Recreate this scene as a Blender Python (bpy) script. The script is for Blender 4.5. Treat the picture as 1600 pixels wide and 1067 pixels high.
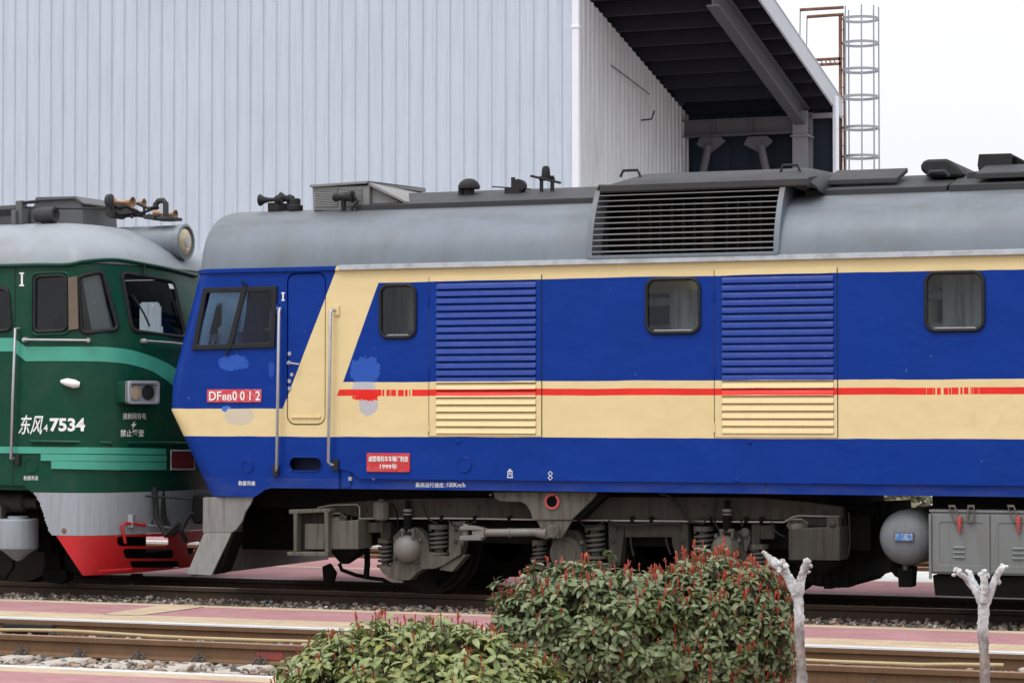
import bpy, bmesh, math, random
from mathutils import Vector, Matrix, noise
from mathutils.geometry import tessellate_polygon
R = math.radians
random.seed(7)
for o in list(bpy.data.objects): bpy.data.objects.remove(o)
SC = bpy.context.scene
COL = SC.collection

# ------------------------------------------------------------------ camera, sky, sun, exposure
FPX, YAW, PITCH, HC = 3930.0, R(21.5), math.atan((645-533.5)/3930.0), 2.0
cam = bpy.data.cameras.new('camera'); camo = bpy.data.objects.new('camera', cam); COL.objects.link(camo)
cam.sensor_width = 36.0; cam.lens = 36.0*FPX/1600; cam.clip_end = 2000; cam.clip_start = 0.1
camo.location = (0, 0, HC); camo.rotation_euler = (R(90)+PITCH, 0, YAW)
SC.camera = camo
SUN_EL = R(62)
w = bpy.data.worlds.new('World'); SC.world = w; w.use_nodes = True
nt = w.node_tree; nt.nodes.clear()
sky = nt.nodes.new('ShaderNodeTexSky'); sky.sky_type = 'NISHITA'; sky.sun_disc = False
sky.sun_elevation = SUN_EL; sky.sun_rotation = R(200); sky.air_density = 1.6; sky.dust_density = 6.0; sky.ozone_density = 1.0
hs = nt.nodes.new('ShaderNodeHueSaturation'); hs.inputs['Saturation'].default_value = 0.22
# an overcast deck: the clear sky is mostly washed out to an even cloud white
mx = nt.nodes.new('ShaderNodeMix'); mx.data_type = 'RGBA'; mx.inputs[0].default_value = 0.72
mx.inputs[7].default_value = (11.6, 11.9, 12.6, 1)
bg = nt.nodes.new('ShaderNodeBackground'); bg.inputs[1].default_value = 0.12
wo = nt.nodes.new('ShaderNodeOutputWorld')
nt.links.new(sky.outputs[0], hs.inputs['Color']); nt.links.new(hs.outputs[0], mx.inputs[6])
tc = nt.nodes.new('ShaderNodeTexCoord'); sx = nt.nodes.new('ShaderNodeSeparateXYZ'); mr = nt.nodes.new('ShaderNodeMapRange')
mr.inputs[1].default_value = 0.0; mr.inputs[2].default_value = 1.0; mr.inputs[3].default_value = 0.98; mr.inputs[4].default_value = 2.0
sc_ = nt.nodes.new('ShaderNodeVectorMath'); sc_.operation = 'SCALE'        # an overcast sky is brightest overhead
nt.links.new(tc.outputs['Generated'], sx.inputs[0]); nt.links.new(sx.outputs[2], mr.inputs[0]); nt.links.new(mx.outputs[2], sc_.inputs[0]); nt.links.new(mr.outputs[0], sc_.inputs[3])
nt.links.new(sc_.outputs[0], bg.inputs[0]); nt.links.new(bg.outputs[0], wo.inputs[0])
sun = bpy.data.lights.new('sun', 'SUN'); sun.energy = 1.4; sun.angle = R(20); sun.color = (1, .97, .92)
suno = bpy.data.objects.new('sun', sun); COL.objects.link(suno)
suno.rotation_euler = (R(90)-SUN_EL, 0, R(-20))     # high, behind the camera's left shoulder
SC.view_settings.view_transform = 'Standard'; SC.view_settings.look = 'None'
SC.view_settings.exposure = -0.30; SC.view_settings.gamma = 1.0

# ------------------------------------------------------------------ pixel <-> world helpers (build-time measuring only)
_c, _s, _cp, _sp = math.cos(YAW), math.sin(YAW), math.cos(PITCH), math.sin(PITCH)
CR, CF, CU = Vector((_c, _s, 0)), Vector((-_s*_cp, _c*_cp, _sp)), Vector((_s*_sp, -_c*_sp, _cp))
CP = Vector((0, 0, HC))
def ray(px, py): return CR*((px-800)/FPX) + CU*(-(py-533.5)/FPX) + CF
def at(px, py, Y):
    d = ray(px, py); return CP + d*(Y/d.y)
def gnd(px, py, Z=0.0):
    d = ray(px, py); return CP + d*((Z-HC)/d.z)
def proj(p):
    v = Vector(p)-CP; z = v.dot(CF)
    return 800+FPX*v.dot(CR)/z, 533.5-FPX*v.dot(CU)/z

# ------------------------------------------------------------------ materials
class NB:
    def __init__(s, m): s.nt = m.node_tree; s.n = s.nt.nodes; s.l = s.nt.links
    def node(s, t, **k):
        n = s.n.new(t)
        for a, v in k.items(): setattr(n, a, v)
        return n
    def inp(s, sock, v):
        if hasattr(v, 'is_output'): s.l.new(v, sock)
        else: sock.default_value = v
    def m(s, op, a, b=0.0, c=0.0):
        n = s.node('ShaderNodeMath', operation=op); s.inp(n.inputs[0], a); s.inp(n.inputs[1], b); s.inp(n.inputs[2], c); return n.outputs[0]
    def mix(s, f, a, b, mode='MIX'):
        n = s.node('ShaderNodeMix', data_type='RGBA', blend_type=mode)
        s.inp(n.inputs[0], f); s.inp(n.inputs[6], a if hasattr(a, 'is_output') else (*a, 1)); s.inp(n.inputs[7], b if hasattr(b, 'is_output') else (*b, 1)); return n.outputs[2]
    def coords(s): return s.node('ShaderNodeTexCoord').outputs['Object']
    def mapped(s, v, scale):
        n = s.node('ShaderNodeMapping'); s.l.new(v, n.inputs[0]); n.inputs['Scale'].default_value = scale; return n.outputs[0]
    def noise(s, v, scale, detail=4, rough=.55):
        n = s.node('ShaderNodeTexNoise'); s.l.new(v, n.inputs['Vector']); n.inputs['Scale'].default_value = scale
        n.inputs['Detail'].default_value = detail; n.inputs['Roughness'].default_value = rough; return n.outputs['Fac']
    def ramp(s, v, lo, hi):
        n = s.node('ShaderNodeMapRange'); s.l.new(v, n.inputs[0]); n.inputs[1].default_value = lo; n.inputs[2].default_value = hi; return n.outputs[0]
    def bump(s, h, strength, dist, nrm=None):
        n = s.node('ShaderNodeBump'); s.l.new(h, n.inputs['Height']); n.inputs['Strength'].default_value = strength; n.inputs['Distance'].default_value = dist
        if nrm is not None: s.l.new(nrm, n.inputs['Normal'])
        return n.outputs[0]
def newmat(name):
    m = bpy.data.materials.new(name); m.use_nodes = True
    b = NB(m); p = m.node_tree.nodes['Principled BSDF']; return m, b, p
def mat(name, col, rough=.5, metal=0.0, var=.12, vs=3.0, dirt=None, damt=.0, ds=2.5, streak=False, bump=0.0, bs=40, bd=.004, spec=.5, wave=0.0):
    """paint / metal / stone with tone variation, worn-in dirt and a little surface relief"""
    m, b, p = newmat(name); c = b.coords()
    n1 = b.noise(c, vs, 5)
    k = b.m('MULTIPLY_ADD', n1, 2*var, 1-var)
    n = b.node('ShaderNodeVectorMath', operation='SCALE'); n.inputs[0].default_value = col; b.l.new(k, n.inputs[3])
    colr = n.outputs[0]
    if dirt:
        dv = b.mapped(c, (7, 7, .5)) if streak else c
        d = b.ramp(b.noise(dv, ds, 6, .65), .46, .72)
        colr = b.mix(b.m('MULTIPLY', d, damt), colr, dirt)
    b.l.new(colr, p.inputs['Base Color'])
    r = b.m('MULTIPLY_ADD', b.noise(c, vs*2.3, 4), .25, rough-.125); b.l.new(r, p.inputs['Roughness'])
    p.inputs['Metallic'].default_value = metal; p.inputs['Specular IOR Level'].default_value = spec
    nrm = None
    if wave: nrm = b.bump(b.noise(c, .9, 2), wave, .05)
    if bump: nrm = b.bump(b.noise(c, bs, 5), bump, bd, nrm)
    if nrm is not None: b.l.new(nrm, p.inputs['Normal'])
    return m
def glass(name, tint, gl=.9, rough=.02, ior=1.5):
    m, b, p = newmat(name); b.n.remove(p)
    t = b.node('ShaderNodeBsdfTransparent'); t.inputs[0].default_value = (*tint, 1)
    g = b.node('ShaderNodeBsdfGlossy'); g.inputs[0].default_value = (gl, gl, gl, 1); g.inputs[1].default_value = rough
    nb = b.bump(b.noise(b.coords(), 1.6, 2), .12, .03); b.l.new(nb, g.inputs['Normal'])
    f = b.node('ShaderNodeFresnel'); f.inputs[0].default_value = ior
    s = b.node('ShaderNodeMixShader'); b.l.new(f.outputs[0], s.inputs[0]); b.l.new(t.outputs[0], s.inputs[1]); b.l.new(g.outputs[0], s.inputs[2])
    b.l.new(s.outputs[0], b.n['Material Output'].inputs[0]); return m

# ------------------------------------------------------------------ mesh builder
def worg(o):
    v = Vector((0, 0, 0))
    while o is not None: v += o.location; o = o.parent
    return v
class MB:
    def __init__(s): s.v = []; s.f = []; s.mi = []
    def add(s, vs, fs, mi=0):
        k = len(s.v); s.v += [Vector(q) for q in vs]; s.f += [[i+k for i in f] for f in fs]; s.mi += [mi]*len(fs); return s
    def box(s, x0, x1, y0, y1, z0, z1, mi=0):
        vs = [(x, y, z) for z in (z0, z1) for y in (y0, y1) for x in (x0, x1)]
        return s.add(vs, [(0,2,3,1), (4,5,7,6), (0,1,5,4), (2,6,7,3), (0,4,6,2), (1,3,7,5)], mi)
    def prism(s, poly, y0, y1, mi=0, axis='Y'):
        """outline (two coordinates) pushed through the third axis"""
        def P(a, b, d): return (a, d, b) if axis == 'Y' else ((d, a, b) if axis == 'X' else (a, b, d))
        n = len(poly); vs = [P(a, b, y0) for a, b in poly]+[P(a, b, y1) for a, b in poly]
        fs = [list(range(n)), list(range(2*n-1, n-1, -1))]+[(i, i+n, (i+1) % n+n, (i+1) % n) for i in range(n)]
        return s.add(vs, fs, mi)
    def tube(s, path, r, n=8, mi=0, cap=True, closed=False):
        path = [Vector(q) for q in path]; m = len(path); rs = r if isinstance(r, (list, tuple)) else [r]*m
        vs = []; up = None
        for i, q in enumerate(path):
            a = path[(i-1) % m] if (i or closed) else q; c = path[(i+1) % m] if (i < m-1 or closed) else q
            d = (c-a).normalized()
            if up is None: up = Vector((0, 0, 1)) if abs(d.z) < .9 else Vector((1, 0, 0))
            e1 = (up-d*up.dot(d)); e1 = e1.normalized() if e1.length > 1e-5 else d.orthogonal().normalized(); up = e1
            e2 = d.cross(e1)
            vs += [q+(e1*math.cos(2*math.pi*k/n)+e2*math.sin(2*math.pi*k/n))*rs[i] for k in range(n)]
        fs = []
        for i in range(m if closed else m-1):
            j = (i+1) % m
            fs += [(i*n+k, i*n+(k+1) % n, j*n+(k+1) % n, j*n+k) for k in range(n)]
        if cap and not closed: fs += [list(range(n-1, -1, -1)), [(m-1)*n+k for k in range(n)]]
        return s.add(vs, fs, mi)
    def lathe(s, c, prof, axis='Y', n=24, mi=0):
        """prof: (radius, distance along axis)"""
        c = Vector(c); vs = []
        A = {'X': Vector((1,0,0)), 'Y': Vector((0,1,0)), 'Z': Vector((0,0,1))}[axis] if isinstance(axis, str) else Vector(axis).normalized()
        e1 = A.orthogonal().normalized(); e2 = A.cross(e1)
        for r, h in prof: vs += [c+A*h+(e1*math.cos(2*math.pi*k/n)+e2*math.sin(2*math.pi*k/n))*r for k in range(n)]
        fs = [(i*n+k, i*n+(k+1) % n, (i+1)*n+(k+1) % n, (i+1)*n+k) for i in range(len(prof)-1) for k in range(n)]
        fs += [list(range(n-1, -1, -1)), [(len(prof)-1)*n+k for k in range(n)]]
        return s.add(vs, fs, mi)
    def sheet(s, rows, mi=0, closed=False):
        """grid of points"""
        m = len(rows[0]); vs = [q for r in rows for q in r]
        fs = [(i*m+k, i*m+(k+1) % m, (i+1)*m+(k+1) % m, (i+1)*m+k) for i in range(len(rows)-1) for k in range(m if closed else m-1)]
        return s.add(vs, fs, mi)
    def plate(s, outer, holes, y0, y1, mi=0):
        """flat plate in XZ with openings, y0 the near face"""
        loops = [outer]+holes
        tri = tessellate_polygon([[Vector((a, b, 0)) for a, b in L] for L in loops])
        pts = [q for L in loops for q in L]; n = len(pts)
        vs = [(a, y0, b) for a, b in pts]+[(a, y1, b) for a, b in pts]
        fs = [tuple(t) for t in tri]+[tuple(i+n for i in t[::-1]) for t in tri]
        k = 0
        for L in loops:
            m = len(L); fs += [(k+i, k+(i+1) % m, k+(i+1) % m+n, k+i+n) for i in range(m)]; k += m
        return s.add(vs, fs, mi)
    def build(s, name, mats, parent=None, pos=None, smooth=35, bevel=0, label=None):
        if not isinstance(mats, (list, tuple)): mats = [mats]
        base = worg(parent) if parent else Vector((0, 0, 0))
        org = Vector(pos) if pos is not None else base
        me = bpy.data.meshes.new(name); me.from_pydata([tuple(q-org) for q in s.v], [], s.f)
        bm = bmesh.new(); bm.from_mesh(me); bmesh.ops.recalc_face_normals(bm, faces=bm.faces) if len(s.f) < 60000 else None
        bm.to_mesh(me); bm.free()
        for m in mats: me.materials.append(m)
        if len(mats) > 1: me.polygons.foreach_set('material_index', s.mi)
        if smooth: me.shade_smooth(); me.set_sharp_from_angle(angle=R(smooth))
        o = bpy.data.objects.new(name, me); COL.objects.link(o); o.parent = parent; o.location = org-base
        if bevel:
            b = o.modifiers.new('bevel', 'BEVEL'); b.width = bevel; b.segments = 2; b.limit_method = 'ANGLE'; b.angle_limit = R(40)
        if label: o['label'] = label
        return o
def thing(name, label, cat, loc, group=None):
    o = bpy.data.objects.new(name, None); COL.objects.link(o); o.location = loc; o.empty_display_size = .2
    return tag(o, label, cat, group)
def tag(o, label, cat, group=None):
    o['label'] = label; o['category'] = cat
    if group: o['group'] = group
    return o
def struct(o, kind='structure'): o['kind'] = kind; return o
def dup(o, parent=None, delta=(0, 0, 0), label=None):
    c = o.copy(); COL.objects.link(c); c.parent = parent; c.location = o.location+Vector(delta)
    for ch in list(o.children): dup(ch, c)
    if label: c['label'] = label
    return c
def rrect(x0, x1, z0, z1, r, n=5):
    p = []
    for cx, cz, a in ((x1-r, z1-r, 0), (x0+r, z1-r, 90), (x0+r, z0+r, 180), (x1-r, z0+r, 270)):
        p += [(cx+r*math.cos(R(a+90*k/n)), cz+r*math.sin(R(a+90*k/n))) for k in range(n+1)]
    return p
def rquad(q, r, n=5):
    """quad with rounded corners; q counter-clockwise or clockwise list of 4 (x,z)"""
    out = []; q = [Vector((a, b)) for a, b in q]
    for i in range(4):
        a, p, c = q[i-1], q[i], q[(i+1) % 4]
        d1, d2 = (a-p).normalized(), (c-p).normalized(); A, B = p+d1*r, p+d2*r
        for k in range(n+1):
            t = k/n; v = A*(1-t)**2+p*2*t*(1-t)+B*t*t; out.append((v.x, v.y))
    return out
def loop3(poly, y): return [(a, y, b) for a, b in poly]
def text_mesh(body, size, offset=0.0, extrude=.002, shear=0.0, sx=1.0):
    cu = bpy.data.curves.new('lettering', 'FONT'); cu.body = body; cu.size = size; cu.offset = offset; cu.extrude = extrude; cu.shear = shear
    cu.align_x = 'CENTER'; cu.align_y = 'CENTER'; cu.resolution_u = 3
    o = bpy.data.objects.new('lettering', cu); COL.objects.link(o)
    dg = bpy.context.evaluated_depsgraph_get(); me = bpy.data.meshes.new_from_object(o.evaluated_get(dg))
    bpy.data.objects.remove(o); bpy.data.curves.remove(cu)
    return me
def lettering(body, cx, cz, width, height, y, m, parent, offset=0.0, shear=0.0, name='lettering', extrude=.002):
    """writing on a face that looks towards -Y, fitted to its width and height"""
    me = text_mesh(body, 1.0, offset, .01, shear)
    xs = [v.co.x for v in me.vertices]; zs = [v.co.y for v in me.vertices]
    kx = width/(max(xs)-min(xs)); kz = height/(max(zs)-min(zs)); mxx = (max(xs)+min(xs))/2; mz = (max(zs)+min(zs))/2
    base = worg(parent)
    for v in me.vertices:
        x, z, d = v.co.x, v.co.y, v.co.z
        v.co = Vector((cx+(x-mxx)*kx, y-d/.01*extrude, cz+(z-mz)*kz))-base
    me.materials.clear(); me.materials.append(m)
    me.flip_normals() if hasattr(me, 'flip_normals') else None
    o = bpy.data.objects.new(name, me); COL.objects.link(o); o.parent = parent
    return o

# ------------------------------------------------------------------ shared materials
M_wall = mat('wall_sheet', (.475, .545, .615), .5, 0, .06, .5, (.32, .365, .415), .38, 1.2, True)
M_gable = mat('gable_sheet', (.53, .55, .565), .6, 0, .08, .6, (.25, .25, .25), .45, 1.2, True)
M_trim = mat('white_trim', (.72, .75, .80), .45, 0, .05)
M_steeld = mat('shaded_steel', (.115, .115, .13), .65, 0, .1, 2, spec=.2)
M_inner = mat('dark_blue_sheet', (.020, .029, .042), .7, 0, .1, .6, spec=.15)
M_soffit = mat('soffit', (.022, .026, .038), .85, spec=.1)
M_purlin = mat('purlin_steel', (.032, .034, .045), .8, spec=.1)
M_steel = mat('grey_steel', (.20, .20, .225), .6, 0, .08, 2, (.2, .17, .14), .3)
M_ruststeel = mat('rusty_steel', (.15, .062, .038), .85, 0, .3, 9, (.36, .2, .13), .6, 8)
M_galv = mat('galvanised', (.30, .31, .345), .5, .0, .08)
M_rail = mat('rail_rust', (.15, .088, .05), .85, 0, .3, 3, (.11, .06, .035), .7, 5, True, spec=.15)
M_railhead = mat('rail_head', (.42, .42, .43), .35, .6, .12, 8)
M_railshade = mat('rail_shade_tone', (.055, .038, .028), .8, 0, .3, 3, (.10, .065, .045), .6, 6, True, spec=.15)  # rail colour darkened to stand in for the shadow under the locomotives
M_raildull = mat('rail_head_dull', (.22, .13, .08), .6, .1, .2, 5, (.30, .24, .2), .5, 3)
M_conc = mat('concrete', (.40, .36, .31), .9, 0, .18, 4, (.2, .18, .16), .5, 6, False, .4, 60)
M_kerb = mat('kerb_concrete', (.52, .51, .49), .85, 0, .15, 5, (.3, .28, .25), .4, 7, False, .3, 60)
M_dirt = mat('dirt', (.22, .165, .12), .95, 0, .35, 9.0, (.11, .085, .07), .7, 12, False, .6, 30)
M_black = mat('black_void', (.006, .006, .007), .95, spec=0)
M_blk = mat('dark_iron', (.020, .020, .021), .7, 0, .2, 5, spec=.25)
M_clip = mat('rail_clip', (.06, .05, .045), .7)
M_white = mat('white_lettering', (.78, .78, .76), .5, 0, .05)
M_red = mat('red_enamel', (.52, .025, .03), .35, 0, .12, 6, (.55, .2, .18), .35, 14)
M_redpl = mat('red_plate', (.55, .035, .05), .4, 0, .25, 14, (.62, .30, .30), .55, 22)

def paving_material(name, col, mortar, sx, sy):
    m, b, p = newmat(name); c = b.node('ShaderNodeTexCoord').outputs['Object']
    br = b.node('ShaderNodeTexBrick'); b.l.new(b.mapped(c, (1/sx, 1/sy, 1)), br.inputs[0])
    br.inputs['Scale'].default_value = 1.0; br.inputs['Mortar Size'].default_value = .02; br.inputs['Brick Width'].default_value = 1; br.inputs['Row Height'].default_value = 1
    br.inputs['Color1'].default_value = (*[x*.9 for x in col], 1); br.inputs['Color2'].default_value = (*[min(1, x*1.12) for x in col], 1); br.inputs['Mortar'].default_value = (*mortar, 1)
    col1 = b.mix(b.m('MULTIPLY', b.ramp(b.noise(c, 1.3, 6, .65), .45, .75), .5), br.outputs[0], tuple(min(1, x*1.0+.10) for x in col))
    col2 = b.mix(b.m('MULTIPLY', b.ramp(b.noise(c, 2.6, 6, .7), .52, .75), .45), col1, (.22, .13, .12))
    col3 = b.mix(b.m('MULTIPLY', b.ramp(b.noise(b.mapped(c, (.5, 2.5, 1)), 2.2, 7, .7), .50, .72), .55), col2, (.30, .22, .19))
    col3 = b.mix(b.m('MULTIPLY', b.ramp(b.noise(b.mapped(c, (.35, 3, 1)), 6, 5, .7), .60, .74), .5), col3, (.50, .38, .36))
    b.l.new(col3, p.inputs['Base Color']); p.inputs['Roughness'].default_value = .9; p.inputs['Specular IOR Level'].default_value = .2
    b.l.new(b.bump(br.outputs['Fac'], -.4, .004, b.bump(b.noise(c, 50, 4), .3, .003)), p.inputs['Normal'])
    return m
M_pave = paving_material('red_paver', (.325, .158, .165), (.20, .105, .108), .2, .1)
M_pavey = paving_material('ochre_paver', (.43, .335, .225), (.29, .22, .15), .2, .1)

# ------------------------------------------------------------------ ground, paving, ballast
YC, YF = 26.42, 20.34            # track centre lines
XL, XR = -40.0, 22.0
def flat(name, x0, x1, y0, y1, z, m, pos=None):
    mb = MB(); nx = 1
    mb.add([(x0, y0, z), (x1, y0, z), (x1, y1, z), (x0, y1, z)], [(0, 1, 2, 3)])
    return struct(mb.build(name, m, None, (0, 0, 0), 0))
flat('ground', -600, 600, -40, 900, -.32, M_dirt)
def slab(name, y0, y1, m, top=-.01, x0=XL, x1=XR, bev=0):
    mb = MB(); mb.box(x0, x1, y0, y1, -.35, top); return struct(mb.build(name, m, None, (0, 0, 0), 0, bev))
# paving between the tracks: red field, ochre border strips, pale edge kerbs
slab('paving', 21.98, 23.10, M_pave); slab('paving_border', 21.33, 21.98, M_pavey, -.008); slab('paving_border', 23.10, 23.34, M_pavey, -.008)
slab('kerb', 21.19, 21.33, M_kerb, -.004, bev=.01)
slab('paving', 15.0, 16.86, M_pave); slab('paving_border', 16.86, 17.12, M_pavey, -.008); slab('kerb', 17.12, 17.22, M_kerb, .0, bev=.01)
slab('paving', 12.0, 15.0, M_dirt, -.05)
slab('kerb', 27.28, 27.36, M_kerb, .0, bev=.01); slab('paving', 27.36, 29.55, M_pave); slab('paving_border', 29.55, 29.75, M_pavey, -.008)
slab('path', 29.75, 31.75, M_kerb, -.012, x0=-9.0); slab('paving', 29.75, 31.75, M_pave, -.011, x1=-9.0)
slab('kerb', 34.5, 34.8, M_kerb, 0); slab('paving', 34.8, 44, M_pave, -.01); slab('yard', 44, 120, M_kerb, -.02)
# an ochre band that crosses the red field slantwise
mb = MB(); a, b_, c_, d_ = gnd(128, 963), gnd(186, 965), gnd(322, 946.5), gnd(240, 946)
mb.add([(a.x, 21.9, -.004), (b_.x, 21.9, -.004), (c_.x, 23.15, -.004), (d_.x, 23.15, -.004)], [(0, 1, 2, 3)])
struct(mb.build('paving_border', M_pavey, None, (0, 0, 0), 0))
slab('gravel_bed', 17.22, 21.22, M_dirt, -.20); slab('gravel_bed', 23.34, 27.28, M_dirt, -.16); slab('gravel_bed', 31.75, 34.5, M_dirt, -.17)

def stone_mats():
    out = []
    for i, c in enumerate([(.22, .195, .17), (.32, .295, .26), (.14, .115, .10), (.30, .23, .175), (.075, .065, .058), (.40, .37, .33), (.22, .145, .10)]):
        out.append(mat('stone_tone', c, .9, 0, .2, 20, None, 0, 2, False, .3, 120))
    return out
STM = stone_mats()
def gravel(name, y0, y1, n, z, smin, smax, seed, dark=0.0, x0=-16.5, x1=-3.2):
    rnd = random.Random(seed); ico = bmesh.new(); bmesh.ops.create_icosphere(ico, subdivisions=1, radius=1)
    bv = [v.co.copy() for v in ico.verts]; bf = [[v.index for v in f.verts] for f in ico.faces]; ico.free()
    mb = MB()
    for i in range(n):
        s = smin+(smax-smin)*rnd.random()**2; sx, sy, sz = s*rnd.uniform(.8, 1.4), s*rnd.uniform(.7, 1.2), s*rnd.uniform(.5, .9)
        c = Vector((rnd.uniform(x0, x1), rnd.uniform(y0, y1), z+rnd.uniform(-.2, .6)*s))
        rot = Matrix.Rotation(rnd.uniform(0, 6.28), 3, 'Z') @ Matrix.Rotation(rnd.uniform(-.6, .6), 3, 'X')
        mb.add([c+rot @ Vector((v.x*sx*rnd.uniform(.75, 1.2), v.y*sy*rnd.uniform(.75, 1.2), v.z*sz*rnd.uniform(.75, 1.2))) for v in bv], bf,
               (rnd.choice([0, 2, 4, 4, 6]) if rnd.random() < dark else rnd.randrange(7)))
    o = mb.build(name, STM, None, (0, 0, 0), 0); o['kind'] = 'stuff'; return o
gravel('gravel', 17.24, 19.46, 6500, -.195, .010, .046, 1, .15)
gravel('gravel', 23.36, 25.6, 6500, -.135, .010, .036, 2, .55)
gravel('gravel', 19.8, 21.2, 1200, -.16, .02, .045, 3)
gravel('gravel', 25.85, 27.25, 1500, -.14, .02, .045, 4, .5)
tag(bpy.data.objects['gravel'], 'pale mixed gravel in front of the nearest rail', 'gravel')
tag(bpy.data.objects['gravel.001'], 'dark oily gravel strip beside the locomotives rail', 'gravel')
tag(bpy.data.objects['gravel.002'], 'gravel between the two rails of the front track', 'gravel')
tag(bpy.data.objects['gravel.003'], 'shaded gravel between the rails under the locomotives', 'gravel')

# ------------------------------------------------------------------ railway tracks
def rail_section(y):
    return [(y-.075, -.176), (y+.075, -.176), (y+.075, -.166), (y+.012, -.145), (y+.009, -.06), (y+.036, -.045), (y+.036, -.004), (y+.03, 0), (y-.03, 0), (y-.036, -.004), (y-.036, -.045), (y-.009, -.06), (y-.012, -.145), (y-.075, -.166)]
def rail_mesh(y, x0=XL, x1=XR):
    mb = MB(); s = rail_section(y); n = len(s)
    vs = [(x0, a, b) for a, b in s]+[(x1, a, b) for a, b in s]
    fs = [(i, (i+1) % n, (i+1) % n+n, i+n) for i in range(n)]+[list(range(n)), list(range(2*n-1, n-1, -1))]
    mb.add(vs, fs); mb.mi = [1 if k in (6, 7, 8) else 0 for k in range(n)]+[0, 0]
    return mb
def track(label, y, heads, sleepers, x0, ns, side=None):
    t = thing('railway_track', label, 'railway track', (-9, y, 0))
    for sgn, hm in ((-1, heads[0]), (1, heads[1])):
        rail_mesh(y+sgn*.7525).build('rail', [side or M_rail, hm], t, None, 25)
    first = None
    if ns:
        mb = MB(); pr = [(-.14, -.36), (-.14, -.20), (-.11, -.172), (.11, -.172), (.14, -.20), (.14, -.36)]
        mb.prism([(x0+a, b) for a, b in pr], y-1.55, y+1.25)
        first = mb.build('sleeper', M_conc, t, (x0, y, -.2), 0, .015)
        for sg in (-1, 1):
            for o in (-1, 1):
                cl = MB(); yy = y+sg*.7525+o*.105
                cl.tube([(x0-.05, yy+o*.03, -.165), (x0-.05, yy-o*.03, -.125), (x0, yy-o*.045, -.13), (x0+.05, yy-o*.03, -.125), (x0+.05, yy+o*.03, -.165)], .011, 6)
                cl.lathe((x0, yy, -.17), [(.022, 0), (.022, .05), (.014, .055), (.014, .085)], 'Z', 6)
                cl.build('rail_clip', M_clip, first, (x0, yy, -.15), 40)
        for k in range(1, ns): dup(first, t, (k*.6, 0, 0))
    return t
trk1 = track('front track with rusty near rail and bright far rail, empty', YF, (M_raildull, M_railhead), True, -13.02, 18)
trk2 = track('second track that carries the two locomotives', YC, (M_raildull, M_railshade), True, -16.0, 22, M_railshade)
trk3 = track('farther empty track seen beneath the blue locomotive', 33.2, (M_raildull, M_raildull), False, -16, 0)
# joint bar, red paint mark on the near rail's web
mb = MB(); p = at(42, 984, 21.02); mb.box(p.x-.28, p.x+.28, 21.02, 21.075, -.13, -.045); mb.build('joint_bar', M_blk, trk1, None, 0, .01)
mb = MB(); p = at(421, 1020, 19.57); mb.box(p.x-.13, p.x+.13, 19.57, 19.577, -.135, -.07); mb.build('paint_mark', mat('faded_red_mark', (.26, .04, .04), .8, 0, .3, 20, (.15, .08, .05), .7, 18), trk1, None, 0)
# yellow hose lying along the track
cpts = []
for px, py in [(-60, 990), (35, 990), (90, 988), (150, 990), (240, 992), (300, 997), (400, 999), (520, 1001), (700, 1006), (900, 1010), (1100, 1014), (1300, 1022), (1440, 1034), (1500, 1036), (1580, 1038)]:
    q = at(px, py, 20.86); cpts.append((q.x, 20.86+.05*math.sin(px*.021), max(-.15, -.093+.012*math.sin(px*.013))))
pp = []
for i in range(len(cpts)-1):
    for k in range(6):
        t = k/6; pp.append(Vector(cpts[i]).lerp(Vector(cpts[i+1]), t))
mb = MB(); mb.tube(pp, .016, 8)
hose = mb.build('hose', mat('hose_yellow', (.38, .29, .15), .6, 0, .15, 6), None, (-9, 20.86, 0), 60)
tag(hose, 'thin yellowish hose lying beside the far rail of the front track', 'hose')

# ------------------------------------------------------------------ corrugated shed
YB, XC, YW = 46.0, -16.72, 53.1
def roofz(y): return 8.64+.246*(52.85-y)+.30
bld = thing('shed_building', 'tall pale blue-grey corrugated shed with open covered bay at its end', 'building', (XC, YB, 0))
def ribbed(x0, x1, pitch, y, z0, z1, depth=.037, axis='X', top=None):
    """ribbed sheet; runs along x (axis X) or along y (axis Y) ; top(u) gives the upper edge"""
    mb = MB(); prof = []; u = x0
    while u < x1:
        prof += [(u, 0), (u+pitch-.085, 0), (u+pitch-.06, depth), (u+pitch-.025, depth)]; u += pitch
    lo, hi = [], []
    for u, d in prof:
        zz = top(u) if top else z1
        if axis == 'X': lo.append((u, y-d, z0)); hi.append((u, y-d, zz))
        else: lo.append((y+d, u, z0)); hi.append((y+d, u, zz))
    mb.sheet([lo, hi]); return mb
ribbed(-71.4, XC-.1, .297, YB, -.3, 11.6).build('side_wall', M_wall, bld, None, 0)
ribbed(YB+.05, YW-.1, .26, XC, -.3, 9, .028, 'Y', lambda u: roofz(u)-.32).build('gable_wall', M_gable, bld, None, 0)
mb = MB()
for zz in (4.6,): mb.box(-71.4, XC-.13, YB-.052, YB-.047, zz, zz+.012)
mb.build('sheet_lap', M_wall, bld, None, 0)
mb = MB(); mb.box(XC-.12, XC+.02, YB-.06, YB+.06, -.3, 11.6); mb.box(XC-.135, XC+.035, YB-.075, YB+.075, 9.5, 9.56); mb.build('corner_trim', M_trim, bld, None, 0, .01)
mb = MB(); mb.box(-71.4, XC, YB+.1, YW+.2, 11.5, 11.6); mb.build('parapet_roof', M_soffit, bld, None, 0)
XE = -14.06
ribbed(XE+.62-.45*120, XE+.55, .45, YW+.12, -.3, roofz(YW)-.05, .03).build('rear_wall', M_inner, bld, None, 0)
mb = MB(); mb.box(XE+.62, XE+.70, YW-.05, YW+.2, -.3, roofz(YW)-.02); mb.build('rear_corner_trim', M_trim, bld, None, 0, .01)
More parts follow.
